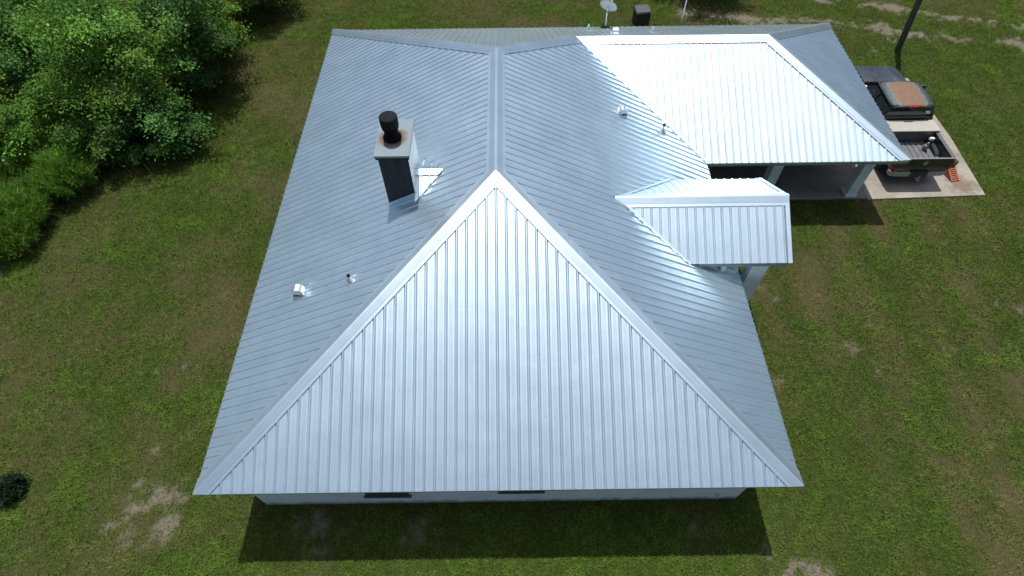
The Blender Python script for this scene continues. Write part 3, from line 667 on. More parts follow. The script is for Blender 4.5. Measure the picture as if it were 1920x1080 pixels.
# leaning utility pole
pole = empty('utility_pole', (17.45, 19.40, .5), label='dark leaning wooden pole standing alone near the sandy track', cat='pole')
ld = Vector((-.17, -.04, 1)).normalized()
b = MB(); b.tube([ld * -.4, ld * .0, ld * 2.2, ld * 4.4], [.135, .13, .115, .10], 16); b.build('shaft', M['wood_pole'], pole, smooth=True)
b = MB(); b.tube([ld * 4.15 + Vector((-.10, -.14, 0)), ld * 4.15 + Vector((-.10, -.14, .28))], [.05, .05], 10); b.build('bracket', M['galv'], pole, smooth=True)
b = MB(); b.tube([ld * .02 + Vector((-.02, -.13, 0)), ld * 1.9 + Vector((-.01, -.125, 0)), ld * 4.1 + Vector((0, -.11, 0))], [.014] * 3, 6); b.build('conduit', M['dark_plastic'], pole, smooth=True)

# ------------------------------------------------------------------ pickup
def paint_material():
    m, t, n, L, bb = mat('black_car_paint')
    tc = node(t, 'ShaderNodeTexCoord'); ns = node(t, 'ShaderNodeTexNoise', Scale=5.0, Detail=7.0, Roughness=.7); L.new(tc.outputs['Object'], ns.inputs['Vector'])
    r = ramp(t, [(.35, (.010, .011, .013)), (.75, (.028, .029, .03))]); L.new(ns.outputs[0], r.inputs[0]); L.new(r.outputs[0], bb.inputs['Base Color'])
    rr = ramp(t, [(.3, (.2,) * 3), (.7, (.42,) * 3)]); L.new(ns.outputs[0], rr.inputs[0]); L.new(rr.outputs[0], bb.inputs['Roughness'])
    bb.inputs['Coat Weight'].default_value = .3; bb.inputs['Coat Roughness'].default_value = .15
    return m
M['paint'] = paint_material()
def rust_roof():
    m, t, n, L, bb = mat('rusted_cab_roof')
    tc = node(t, 'ShaderNodeTexCoord'); sp = node(t, 'ShaderNodeSeparateXYZ'); L.new(tc.outputs['Object'], sp.inputs[0])
    ns = node(t, 'ShaderNodeTexNoise', Scale=5.0, Detail=8.0, Roughness=.7); L.new(tc.outputs['Object'], ns.inputs['Vector'])
    # oval of bare rust where the clear coat has burnt off: distance in x and y from roof centre
    a1 = node(t, 'ShaderNodeMath', operation='DIVIDE'); L.new(sp.outputs[0], a1.inputs[0]); a1.inputs[1].default_value = .58
    s2 = node(t, 'ShaderNodeMath', operation='SUBTRACT'); L.new(sp.outputs[1], s2.inputs[0]); s2.inputs[1].default_value = 2.72
    a2 = node(t, 'ShaderNodeMath', operation='DIVIDE'); L.new(s2.outputs[0], a2.inputs[0]); a2.inputs[1].default_value = .82
    p1_ = node(t, 'ShaderNodeMath', operation='POWER'); L.new(a1.outputs[0], p1_.inputs[0]); p1_.inputs[1].default_value = 4
    p2_ = node(t, 'ShaderNodeMath', operation='POWER'); L.new(a2.outputs[0], p2_.inputs[0]); p2_.inputs[1].default_value = 4
    ad = node(t, 'ShaderNodeMath', operation='ADD'); L.new(p1_.outputs[0], ad.inputs[0]); L.new(p2_.outputs[0], ad.inputs[1])
    mm = node(t, 'ShaderNodeMath', operation='MULTIPLY_ADD'); L.new(ns.outputs[0], mm.inputs[0]); mm.inputs[1].default_value = 1.5; L.new(ad.outputs[0], mm.inputs[2])
    r = ramp(t, [(.55, (.165, .095, .058)), (.80, (.15, .105, .075)), (.92, (.12, .15, .155)), (1.0, (.045, .075, .085))])
    sc = node(t, 'ShaderNodeMath', operation='MULTIPLY'); L.new(mm.outputs[0], sc.inputs[0]); sc.inputs[1].default_value = .62
    L.new(sc.outputs[0], r.inputs[0])
    n2 = node(t, 'ShaderNodeTexNoise', Scale=13.0, Detail=5.0); L.new(tc.outputs['Object'], n2.inputs['Vector'])
    r2 = ramp(t, [(.35, (.75, .75, .78)), (.65, (1.15, 1.12, 1.1))]); L.new(n2.outputs[0], r2.inputs[0])
    mx = node(t, 'ShaderNodeMix', data_type='RGBA', blend_type='MULTIPLY'); mx.inputs[0].default_value = 1; L.new(r.outputs[0], mx.inputs[6]); L.new(r2.outputs[0], mx.inputs[7])
    L.new(mx.outputs[2], bb.inputs['Base Color']); bb.inputs['Roughness'].default_value = .62
    return m
M['rust'] = rust_roof()
TX, TY, TZ = 14.52, 11.05, .575
truck = empty('pickup_truck', (TX, TY, TZ), label='old black pickup with rusted cab roof parked on the concrete pad', cat='pickup truck')
# local frame: x across, y forward from the rear bumper, z up
def loft(sections, name, m, parent=truck, bevel=.0, smooth=True):
    """sections: list of (y, [(x,z)...]) half outlines mirrored to closed rings"""
    b = MB(); vs = []; n = None
    for y, h in sections:
        ring = [(x, z) for x, z in h] + [(-x, z) for x, z in reversed(h)]
        n = len(ring); vs += [(x, y, z) for x, z in ring]
    fs = []
    for i in range(len(sections) - 1):
        for k in range(n): fs.append((i * n + k, (i + 1) * n + k, (i + 1) * n + (k + 1) % n, i * n + (k + 1) % n))
    fs.append(tuple(range(n))); fs.append(tuple(reversed(range((len(sections) - 1) * n, len(sections) * n))))
    b.add(vs, fs); return b.build(name, m, parent, bevel=bevel, smooth=smooth)
HWD = .97  # half width
# bed: two side walls with wheel bulge, front wall, floor
for s in (-1, 1):
    b = MB()
    ysec = [.10, .5, .8, 1.15, 1.5, 1.95]
    vs = []
    for y in ysec:
        fl_ = .03 if .5 <= y <= 1.5 else 0
        vs += [(s * (HWD - .09), y, .62), (s * (HWD - .03 + fl_), y, .62), (s * (HWD + fl_), y, .90), (s * (HWD - .01 + fl_ * .5), y, 1.12), (s * (HWD - .03), y, 1.175), (s * (HWD - .13), y, 1.18), (s * (HWD - .13), y, .76), (s * (HWD - .09), y, .76)]
    fs = []
    for i in range(len(ysec) - 1):
        for k in range(8): fs.append((i * 8 + k, (i + 1) * 8 + k, (i + 1) * 8 + (k + 1) % 8, i * 8 + (k + 1) % 8))
    fs += [tuple(range(8)), tuple(reversed(range(40, 48)))]
    b.add(vs, fs); sw = b.build('bed_side', M['paint'], truck, bevel=.008, smooth=True)
    b = MB(); b.box(*(sorted((s * (HWD - .145), s * (HWD - .02)))), .11, 1.93, 1.182, 1.202); b.build('bed_rail', simple('bed_rail_plastic', (.085, .088, .092), .5, var=.1), sw, bevel=.008)
b = MB(); b.box(-HWD + .03, HWD - .03, 1.95, 2.0, .62, 1.175); b.build('bed_front', M['paint'], truck, bevel=.01)
b = MB(); b.box(-HWD + .13, HWD - .13, .106, 1.95, .70, .76)
for k in range(9): x = -.76 + k * .19; b.box(x - .055, x + .055, .21, 1.94, .761, .785)
b.build('bed_floor', simple('bed_liner', (.11, .112, .118), .6, var=.25, scale=8), truck, bevel=.006)
for s in (-1, 1):
    b = MB(); prof = [(.62, .762)] + [(1.02 - .42 * math.cos(math.pi * k / 10), .762 + .15 * math.sin(math.pi * k / 10)) for k in range(1, 10)] + [(1.42, .762)]
    b.prism(prof, s * .70, s * (HWD - .132)); b.build('wheel_housing', M['dark_plastic'], truck)
# tailgate with handle and badge
b = MB(); b.prism([(.05, .62), (.035, .85), (.04, 1.12), (.06, 1.185), (.105, 1.185), (.105, .62)], -HWD + .05, HWD - .05)
tg = b.build('tailgate', M['paint'], truck, bevel=.012)
b = MB(); b.box(-HWD + .06, HWD - .06, .045, .108, 1.187, 1.203); b.build('tailgate_cap', simple('tailgate_cap_plastic', (.16, .165, .17), .5, var=.1), tg, bevel=.008)
b = MB(); b.lathe((0, 0, 0), [(.085, 0), (.085, .010), (.068, .012), (.066, .006), (.001, .006)], 24); bd = b.build('badge', M['bumper'], tg, smooth=True); bd.location = (0, .037, 1.02); bd.rotation_euler = (R(90), 0, 0)
b = MB(); b.box(-.13, .13, .027, .040, 1.10, 1.155); b.build('handle', M['dark_plastic'], tg, bevel=.006)
for s in (-1, 1):
    b = MB(); b.box(*(sorted((s * (HWD - .045), s * (HWD + .004)))), .04, .15, .70, 1.12); b.build('tail_light', M['red'], truck, bevel=.012)
# rear bumper: one bent bar with a lowered dark middle
b = MB(); vs = []
pr = [(-.985, .20), (-.98, .07), (-.85, .01), (-.55, -.01), (0, -.012), (.55, -.01), (.85, .01), (.98, .07), (.985, .20)]
for x, y in pr: vs += [(x, y, .44), (x * .97, y + .09, .44), (x * .97, y + .09, .62), (x, y, .62)]
fs = [(i * 4 + k, (i + 1) * 4 + k, (i + 1) * 4 + (k + 1) % 4, i * 4 + (k + 1) % 4) for i in range(8) for k in range(4)] + [(0, 1, 2, 3), (35, 34, 33, 32)]
b.add(vs, fs); bu = b.build('rear_bumper', M['bumper'], truck, bevel=.02, smooth=True)
b = MB(); b.box(-.30, .30, -.03, .10, .43, .64); b.build('bumper_step', M['dark_plastic'], bu, bevel=.008)
b = MB(); b.box(-.04, .04, -.16, .1, .36, .43); b.lathe((0, -.13, .43), [(.012, 0), (.012, .05), (.027, .06), (.032, .085), (.022, .108), (.005, .115)], 12); b.build('tow_hitch', M['bumper'], truck, smooth=True)
# cab lower body and nose
def ring(hw_, z0, z1, r=.07): return [(hw_ - .05, z0), (hw_, z0 + .12), (hw_ + .0, z1 - .22), (hw_ - .035, z1 - r), (hw_ - .10, z1)]
loft([(2.03, ring(.965, .55, 1.40)), (2.6, ring(.985, .55, 1.40)), (3.85, ring(.985, .55, 1.38)), (4.05, ring(.975, .55, 1.36))], 'cab_body', M['paint'], bevel=.01)
hood_m = simple('faded_hood_paint', (.035, .045, .062), .4, var=.35, scale=4, coat=.2)
loft([(4.02, ring(.955, .62, 1.345)), (4.5, ring(.96, .6, 1.325)), (5.0, ring(.95, .58, 1.275)), (5.28, ring(.90, .56, 1.18)), (5.40, ring(.82, .58, 1.00))], 'nose', M['paint'], bevel=.02)
b = MB(); vs = []
for y, hw_, z in ((4.04, .80, 1.352), (4.3, .80, 1.36), (4.8, .78, 1.325), (5.15, .74, 1.262), (5.27, .68, 1.205)):
    vs += [(-hw_, y, z), (-hw_ * .55, y, z + .028), (-hw_ * .45, y, z + .016), (hw_ * .45, y, z + .016), (hw_ * .55, y, z + .028), (hw_, y, z)]
fs = [(i * 6 + k, i * 6 + k + 1, (i + 1) * 6 + k + 1, (i + 1) * 6 + k) for i in range(4) for k in range(5)]
b.add(vs, fs); hd = b.build('hood', hood_m, truck, recalc=False); md = hd.modifiers.new('thick', 'SOLIDIFY'); md.thickness = .02; md.offset = 1
# greenhouse: pillars + glass + roof
b = MB()
low = [(-.88, 2.08), (.88, 2.08), (.88, 4.02), (-.88, 4.02)]; top = [(-.71, 2.14), (.71, 2.14), (.69, 3.48), (-.69, 3.48)]
zl0, zt0 = 1.38, 1.765
L3 = lambda k: Vector((low[k][0], low[k][1], zl0)); T3 = lambda k: Vector((top[k][0], top[k][1], zt0))
for k in range(4): b.tube([L3(k), T3(k)], [.05, .045], 8)
for s in (-1, 1): b.tube([Vector((s * .88, 3.0, zl0)), Vector((s * .705, 2.95, zt0))], [.045, .04], 8)
for k in range(4): b.tube([T3(k), T3((k + 1) % 4)], [.045, .045], 8)
b.build('cab_pillars', M['paint'], truck, smooth=True)
def pane(name, q, label=None):
    b = MB(); b.add(q, [(0, 1, 2, 3)]); o = b.build(name, M['glass'], truck, recalc=False); md = o.modifiers.new('thick', 'SOLIDIFY'); md.thickness = .008; return o
pane('rear_window', [L3(0), L3(1), T3(1), T3(0)]); pane('windscreen', [L3(2), L3(3), T3(3), T3(2)])
for a_, c_ in ((1, 2), (3, 0)): pane('side_window', [L3(a_), L3(c_), T3(c_), T3(a_)])
b = MB(); vs = []; ysr = [2.06, 2.16, 2.6, 3.0, 3.36, 3.53]; zr_ = [1.775, 1.80, 1.83, 1.835, 1.815, 1.77]; hr_ = [.70, .755, .765, .755, .735, .69]
for y, z, h in zip(ysr, zr_, hr_):
    for k in range(9):
        u = -1 + k / 4; vs.append((h * u, y, z + .025 * (1 - u * u) - (.03 if abs(u) == 1 else 0)))
fs = [(i * 9 + k, i * 9 + k + 1, (i + 1) * 9 + k + 1, (i + 1) * 9 + k) for i in range(5) for k in range(8)]
b.add(vs, fs); rf = b.build('cab_roof', M['rust'], truck, smooth=True, recalc=False); md = rf.modifiers.new('thick', 'SOLIDIFY'); md.thickness = .05
tag(rf, 'cab roof with a large brown patch of rust')
b = MB(); b.box(-.16, .16, 2.02, 2.10, 1.765, 1.815); b.build('brake_light', M['red'], truck, bevel=.012)
b = MB(); q0 = L3(1).lerp(T3(1), .22); q1 = L3(1).lerp(T3(1), .5); nn = Vector((0, -1, .3)).normalized() * .012
b.add([q0 + Vector((-.24, 0, 0)) + nn, q0 + Vector((-.08, 0, 0)) + nn, q1 + Vector((-.08, 0, 0)) + nn, q1 + Vector((-.24, 0, 0)) + nn], [(0, 1, 2, 3)]); b.build('window_sticker', M['white'], truck, recalc=False)
for s in (-1, 1):
    b = MB(); b.hexa([(s * .98, 3.52, 1.38), (s * 1.20, 3.50, 1.38), (s * 1.20, 3.60, 1.38), (s * .98, 3.62, 1.38)], [(s * .98, 3.52, 1.58), (s * 1.21, 3.50, 1.60), (s * 1.20, 3.60, 1.60), (s * .98, 3.62, 1.58)]); b.build('side_mirror', M['dark_plastic'] if s > 0 else M['white'], truck, bevel=.025)
    b = MB(); b.tube([(s * .90, 3.95, 1.42), (s * .2, 3.98, 1.43)], [.012, .01], 6); b.build('wiper', M['dark_plastic'], truck)
    b = MB(); b.box(*(sorted((s * .984, s * 1.0))), 2.55, 2.72, 1.16, 1.2); b.build('door_handle', M['bumper'], truck, bevel=.006)
    b = MB(); b.box(*(sorted((s * .52, s * .80))), 5.30, 5.40, .78, .98); b.build('headlight', M['white'], truck, bevel=.02)
b = MB(); b.box(-.92, .92, 5.38, 5.52, .45, .62); b.build('front_bumper', M['bumper'], truck, bevel=.03)
b = MB(); b.box(-.5, .5, 5.33, 5.415, .70, .98); b.build('grille', M['dark_plastic'], truck, bevel=.01)
b = MB(); b.box(-.42, .42, .3, 5.2, .38, .56); b.build('chassis', M['dark_plastic'], truck)
for x in (-.80, .80):
    for y in (1.02, 4.55):
        wh = empty('wheel', (x, y, .37)); wh.parent = truck; wh.rotation_euler = (0, R(90), 0)
        b = MB(); b.lathe((0, 0, 0), [(.22, -.12), (.34, -.12), (.37, -.08), (.37, .08), (.34, .12), (.22, .12)], 28); b.build('tyre', M['rubber'], wh, smooth=True)
        b = MB(); b.lathe((0, 0, 0), [(.23, -.10), (.2, -.06), (.08, -.02), (.08, .02), (.2, .06), (.23, .10)], 20); b.build('rim', M['bumper'], wh, smooth=True)
# tool box across the bed (bolted: part of the pickup)
b = MB(); b.prism([(1.40, .80), (1.40, 1.235), (1.93, 1.235), (1.93, .80)], -HWD + .14, HWD - .14); tb = b.build('tool_box', simple('tool_box_side', (.09, .095, .10), .45, metal=.4, var=.2), truck, bevel=.008)
b = MB(); b.box(-HWD - .0, HWD + .0, 1.38, 1.98, 1.238, 1.28); b.build('tool_box_lid', M['lid'], tb, bevel=.01)

# loose things in and beside the truck
b = MB(); b.lathe((0, 0, 0), [(.075, 0), (.09, .02), (.09, .17), (.07, .21), (.035, .24), (.03, .28), (.038, .29), (.025, .31)], 16)
jug = b.build('jug', M['grey_jug'], smooth=True); jug.location = (TX + .46, TY + .98, TZ + .787)
b = MB(); b.tube([(0, -.075, .20), (0, -.11, .255), (0, -.05, .295)], [.014] * 3, 8); b.build('jug_handle', M['dark_plastic'], jug, smooth=True)
tag(jug, 'grey metal jug standing in the right of the pickup bed', 'jug')
b = MB(); b.hexa([(-.09, -.06, 0), (.09, -.06, 0), (.09, .07, 0), (-.09, .07, 0)], [(-.07, -.05, .12), (.08, -.05, .12), (.07, .06, .10), (-.07, .06, .10)])
bag = tag(b.build('plastic_tub', M['white'], bevel=.03, seg=3, smooth=True), 'small white tub wedged in the front right corner of the bed', 'tub'); bag.location = (TX + .70, TY + 1.30, TZ + 1.0)
bag.location = (TX + .70, TY + 1.22, TZ + 1.003)
# orange ramp with a black battery on it
rp = empty('wheel_ramp', (16.12, 11.62, .575), R(12), label='faded orange slatted wheel ramp beside the tailgate', cat='ramp')
b = MB()
for s in (-.14, .14): b.prism([(-.42, 0), (-.42, .04), (0.0, .27), (.30, .27), (.30, 0)], s - .018, s + .018)
b.build('side_rail', M['orange'], rp, bevel=.004)
b = MB(); dvec = Vector((0, .42, .23)).normalized()
for k in range(7):
    c = Vector((0, -.40, .045)) + dvec * (.07 * k); b.hexa([c + Vector((-.122, 0, -.012)), c + Vector((.122, 0, -.012)), c + Vector((.122, .03, .004)), c + Vector((-.122, .03, .004))], [c + Vector((-.122, -.005, .008)), c + Vector((.122, -.005, .008)), c + Vector((.122, .025, .024)), c + Vector((-.122, .025, .024))])
for k in range(5): b.box(-.122, .122, .02 + .06 * k, .06 + .06 * k, .24, .262)
b.build('tread', M['orange'], rp)
bt = empty('car_battery', (16.15, 11.79, .848), R(12), label='black car battery resting on the orange ramp', cat='battery')
b = MB(); b.box(-.13, .13, -.10, .12, .0, .17); b.build('case', M['dark_plastic'], bt, bevel=.012)
b = MB(); b.box(-.135, .135, -.105, .125, .172, .20); b.build('lid', simple('battery_lid', (.035, .036, .038), .4, var=.1), bt, bevel=.008)
for s in (-.08, .08): b = MB(); b.lathe((s, .07, .2), [(.016, 0), (.014, .025), (.005, .026)], 10); b.build('terminal', M['bumper'], bt, smooth=True)
cr = empty('crate', (16.05, 12.45, .575), R(5), label='black plastic crate on the pad beside the truck bed', cat='crate')
b = MB(); t_ = .02; b.box(-.20, .20, -.17, .17, 0, .02)
for q in ((-.20, -.18, -.17, .17), (.18, .20, -.17, .17), (-.18, .18, -.17, -.15), (-.18, .18, .15, .17)): b.box(q[0], q[1], q[2], q[3], .022, .34)
b.build('crate_body', M['dark_plastic'], cr, bevel=.005)
for y0 in (-.186, .173):
    b = MB(); b.box(-.215, .215, y0, y0 + .013, .29, .33); b.build('rim', M['dark_plastic'], cr, bevel=.004)

# ------------------------------------------------------------------ trees
def orient_quads(c, nrm, size, asp, roll):
    """leaf-shaped quads (kite) centred at c facing nrm"""
    n = nrm / np.linalg.norm(nrm, axis=1, keepdims=True)
    ref = np.where(np.abs(n[:, 2:3]) < .9, np.array([[0, 0, 1.]]), np.array([[1., 0, 0]]))
    u = np.cross(n, ref); u /= np.linalg.norm(u, axis=1, keepdims=True); v = np.cross(n, u)
    cr_, sr_ = np.cos(roll)[:, None], np.sin(roll)[:, None]
    u, v = u * cr_ + v * sr_, v * cr_ - u * sr_
    L_ = size[:, None]; W_ = (size * asp)[:, None]
    q = np.stack([c - u * L_ * .5, c + v * W_ * .5 + n * L_ * .05 - u * L_ * .05, c + u * L_ * .5 - n * L_ * .08, c - v * W_ * .5 + n * L_ * .05 - u * L_ * .05], 1)
    return q.reshape(-1, 3)
def make_tree(x, y, h, r, seed, cols, label, cat='tree', name='leafy_tree', base=.18, ntips=150, leaves=105, lsize=.105, group=None, sq=1.0):
    g_ = np.random.default_rng(seed); z0 = float(gz(x, y))
    t = empty(name, (x, y, z0), label=label, cat=cat, group=group)
    # boughs reach an uneven outline; each carries flat sprays of leaves with dark gaps between
    nb = max(9, ntips // 7); ch = h * (1 - base); cz = h * base + ch * .42
    gold = np.arange(nb) + .5; ph = np.arccos(1 - 1.55 * gold / nb); th = gold * 2.39996 + g_.random() * 6
    dirs = np.stack([np.cos(th) * np.sin(ph), np.sin(th) * np.sin(ph), np.cos(ph)], 1) + g_.normal(size=(nb, 3)) * .16
    dirs /= np.linalg.norm(dirs, axis=1, keepdims=True)
    reach = .72 + .5 * g_.random(nb)
    ends = np.stack([dirs[:, 0] * reach * r, dirs[:, 1] * reach * r, cz + dirs[:, 2] * reach * ch * .56 * sq], 1)
    b = MB(); lean = g_.normal(size=2) * .12 * h * .3
    tp_ = [(0, 0, -.2), (lean[0] * .3, lean[1] * .3, h * .3), (lean[0], lean[1], h * .6), (lean[0] * 1.3, lean[1] * 1.2, h * .86)]
    b.tube(tp_, [.05 + h * .014, .04 + h * .010, .03 + h * .006, .015], 9)
    sp, ss, bi = [], [], []
    for k in range(nb):
        e = Vector(ends[k]); fz = min(.8, max(.10, (e.z / h) * .62)); s0 = Vector((lean[0] * fz, lean[1] * fz, h * fz * .86))
        mid = s0.lerp(e, .55) + Vector((0, 0, .10 * h * g_.random())) + Vector(g_.normal(size=3)) * .10
        b.tube([s0, mid, e], [.010 + h * .004, .014, .005], 6)
        for q in range(7):
            f = .38 + .66 * (q + g_.random() * .6) / 6.5
            p_ = s0.lerp(mid, f / .55) if f < .55 else mid.lerp(e, (f - .55) / .45)
            p_ = p_ + Vector(g_.normal(size=3) * np.array([.20, .20, .10]) * (r / 1.8))
            sp.append(p_); ss.append((.17 + .15 * g_.random()) * (r / 1.8) ** .6); bi.append(k)
    b.build('trunk', M['bark'], t, smooth=True)
    sp = np.array(sp); ss = np.array(ss); bi = np.array(bi); per = int(leaves * 1.0); n = len(sp) * per; tip = np.repeat(np.arange(len(sp)), per)
    outd = sp - np.array([[0, 0, cz]]); outd[:, 2] *= .3; outd /= np.linalg.norm(outd, axis=1, keepdims=True) + 1e-6
    off = g_.normal(size=(n, 3)) * np.array([[1.0, 1.0, .38]]) * ss[tip][:, None]
    off[:, 2] -= .30 * (off[:, :2] * outd[tip][:, :2]).sum(1)          # sprays droop outwards
    c = sp[tip] + off; c[:, 2] = np.maximum(c[:, 2], .06)
    nrm = g_.normal(size=(n, 3)) * .6 + outd[tip] * .35 + np.array([[0, 0, .9]])
    sz = lsize * (.6 + .8 * g_.random(n))
    v = orient_quads(c, nrm, sz, .6, g_.random(n) * 6.28)
    cols = np.array(cols); bc = cols[g_.integers(0, len(cols), nb)] * (.62 + .75 * g_.random((nb, 1)))
    fc = bc[bi][tip] * (1.0 + .35 * g_.normal(size=(len(sp), 1)).clip(-1, 1.5))[tip] * np.array([[.90, 1, 1.05]]) * (1.34 + .4 * g_.random((n, 1)))
    np_mesh('crown', v, np.arange(n * 4), 4, M['leaf'], t, fcol=fc)
    return t
G1 = [(.075, .145, .024), (.06, .125, .026), (.10, .17, .027)]
G2 = [(.05, .10, .025), (.045, .09, .026), (.07, .125, .026)]
G3 = [(.125, .175, .022), (.105, .16, .022), (.085, .145, .024)]
G4 = [(.045, .095, .024), (.055, .108, .025), (.036, .08, .022)]
TG = 'trees at the edge of the lawn'
make_tree(-13.7, 15.0, 5.4, 1.9, 1, G1, 'tallest mid-green tree in the middle of the left thicket', group=TG, ntips=210)
make_tree(-12.1, 17.3, 4.9, 1.75, 2, G2, 'dark green tree at the right edge of the thicket above the lawn shadow', group=TG, ntips=170)
make_tree(-15.6, 17.6, 5.9, 2.1, 3, G3, 'yellow-green tree rising behind the middle of the thicket', group=TG, ntips=180)
make_tree(-18.3, 15.6, 5.0, 2.0, 4, G2, 'dark tree at the far left edge of the thicket', group=TG, ntips=150)
make_tree(-15.5, 13.3, 3.2, 1.45, 5, G1, 'low bright tree in front of the thicket beside the feathery shrubs', group=TG, ntips=110, base=.1)
make_tree(-12.2, 13.5, 2.3, 1.05, 6, G4, 'small rounded bluish-green tree at the front right of the thicket', group=TG, ntips=90, base=.05, leaves=100)
make_tree(-12.6, 19.9, 4.6, 1.5, 7, G3, 'pale yellow-green tree at the top right of the thicket', group=TG, ntips=130)
make_tree(-20.5, 19.5, 5.5, 2.3, 8, G1, 'mid-green tree at the back left of the thicket', group=TG, ntips=150)
make_tree(-11.2, 23.4, 4.4, 1.7, 9, G2, 'dark tree standing alone at the top of the left lawn', group=TG, ntips=150)
make_tree(-17.6, 13.0, 3.0, 1.4, 12, G3, 'yellow-green bush tree at the left behind the feathery shrubs', group=TG, ntips=100, base=.08)
make_tree(-15.4, 21.8, 5.5, 2.0, 13, G1, 'mid-green tree at the back of the thicket behind the pale one', group=TG, ntips=150)
make_tree(-18.0, 22.0, 5.5, 2.0, 14, G3, 'yellow-green tree in the far top left corner of the thicket', group=TG, ntips=130)
make_tree(-14.0, 12.9, 2.0, .9, 15, G2, 'small dark bush tree between the bluish tree and the low bright one', group=TG, ntips=80, base=.05)
make_tree(10.0, 24.9, 4.8, 1.9, 10, G2, 'dark tree beyond the sandy track behind the house', group=TG, ntips=130)

# unseen wood added beyond the back lawn, to mirror dark in the back slopes
g_ = np.random.default_rng(77); wc, wr = [], []
for row, y0 in enumerate((35.5, 41.0, 47.0)):
    for x0 in np.arange(-34, 62, 4.6):
        wc.append((x0 + g_.normal() * 1.1, y0 + g_.normal() * 1.1 - .12 * max(0, x0 - 20), 0)); wr.append((2.6 + .9 * g_.random(), 8.5 + 3.5 * g_.random() + row))
for y0 in np.arange(-2, 34, 4.8):
    for x0 in (44., 49.5): wc.append((x0 + g_.normal() * 1.1, y0 + g_.normal() * 1.1, 0)); wr.append((2.6 + .9 * g_.random(), 8.5 + 3.5 * g_.random()))
wc, wr = np.array(wc), np.array(wr); per = 1500; k = np.repeat(np.arange(len(wc)), per); n = len(k)
d = g_.normal(size=(n, 3)); d /= np.linalg.norm(d, axis=1, keepdims=True); d *= (.55 + .5 * g_.random((n, 1)))
bump = 1 + .22 * np.sin(d[:, 0] * 7 + k) * np.sin(d[:, 1] * 6 + 2 * k)
c = np.stack([wc[k, 0] + d[:, 0] * wr[k, 0] * bump, wc[k, 1] + d[:, 1] * wr[k, 0] * bump, .5 + wr[k, 1] * (.53 + .47 * d[:, 2])], 1)
fc = np.array([[.045, .085, .022]]) * (.6 + .7 * g_.random(len(wc)))[k][:, None] * (.8 + .5 * g_.random((n, 1)))
wv_ = orient_quads(c, g_.normal(size=(n, 3)) + np.array([[0, 0, .6]]), .42 + .3 * g_.random(n), .7, g_.random(n) * 6.28)
tag(np_mesh('added_woodland', wv_, np.arange(n * 4), 4, M['leaf'], fcol=fc), 'unseen dense wood added beyond the back lawn to darken the roof reflections', 'wood', kind='stuff')

# feathery shrubs
def feather_shrub(x, y, h, r, seed, label, cols, stems=120, per=46, group='feathery shrubs'):
    g_ = np.random.default_rng(seed); z0 = float(gz(x, y))
    t = empty('feathery_shrub', (x, y, z0), label=label, cat='shrub', group=group)
    a_ = g_.random(stems) * 6.28; rr = np.sqrt(g_.random(stems)) * r
    bx_, by_ = np.cos(a_) * rr * .45, np.sin(a_) * rr * .45; ex, ey = np.cos(a_) * rr, np.sin(a_) * rr
    hh = h * (1.05 - .5 * (rr / r) ** 2) * (.75 + .35 * g_.random(stems))
    b = MB()
    for k in range(0, stems, 2): b.tube([(bx_[k], by_[k], -.05), (ex[k] * .8, ey[k] * .8, hh[k] * .55), (ex[k], ey[k], hh[k] * .95)], [.010, .007, .003], 5)
    b.build('stems', M['bark'], t)
    n = stems * per; k = np.repeat(np.arange(stems), per); f = .25 + .8 * g_.random(n) ** .7
    c = np.stack([bx_[k] + (ex - bx_)[k] * f, by_[k] + (ey - by_)[k] * f, hh[k] * np.minimum(f, 1.03)], 1) + g_.normal(size=(n, 3)) * .06
    c[:, 2] = np.maximum(c[:, 2], .03)
    dirv = np.stack([ex[k] * .5 / r, ey[k] * .5 / r, np.full(n, .9)], 1) + g_.normal(size=(n, 3)) * .45; dirv /= np.linalg.norm(dirv, axis=1, keepdims=True)
    sd = np.cross(dirv, g_.normal(size=(n, 3))); sd /= np.linalg.norm(sd, axis=1, keepdims=True)
    Ls = (.12 + .16 * g_.random(n))[:, None]; Ws = .011
    q = np.stack([c - sd * Ws, c + sd * Ws, c + dirv * Ls + sd * Ws * .3, c + dirv * Ls - sd * Ws * .3], 1).reshape(-1, 3)
    cols = np.array(cols); fc = cols[g_.integers(0, len(cols), stems)][k] * (.95 + .75 * g_.random((n, 1)))
    np_mesh('foliage', q, np.arange(n * 4), 4, M['leaf'], t, fcol=fc)
F1 = [(.095, .185, .030), (.08, .165, .030), (.11, .195, .034)]
F2 = [(.085, .15, .03), (.095, .16, .03)]
feather_shrub(-15.2, 11.4, 1.5, .95, 21, 'bright feathery shrub nearest the lawn below the trees', F1, 190)
feather_shrub(-16.1, 9.7, 1.35, 1.0, 22, 'feathery shrub lowest on the left edge of the photo', F1, 190)
feather_shrub(-16.9, 11.8, 1.5, 1.0, 23, 'feathery shrub against the left frame above the others', F2, 170)
feather_shrub(-16.0, 8.75, 1.15, .85, 25, 'feathery shrub at the bottom end of the shrub row', F2, 150)
feather_shrub(-15.3, 12.6, 1.5, .9, 26, 'feathery shrub tucked under the low bright tree', F2, 150)
feather_shrub(-15.9, 10.6, 1.1, .7, 24, 'smaller feathery shrub squeezed between two bigger ones', F2, 120)
make_tree(-12.75, .95, .5, .29, 31, [(.012, .025, .010), (.016, .03, .012)], 'small dark shrub alone on the lawn at the left edge', cat='shrub', name='dark_shrub', base=.02, ntips=60, leaves=60, lsize=.07)

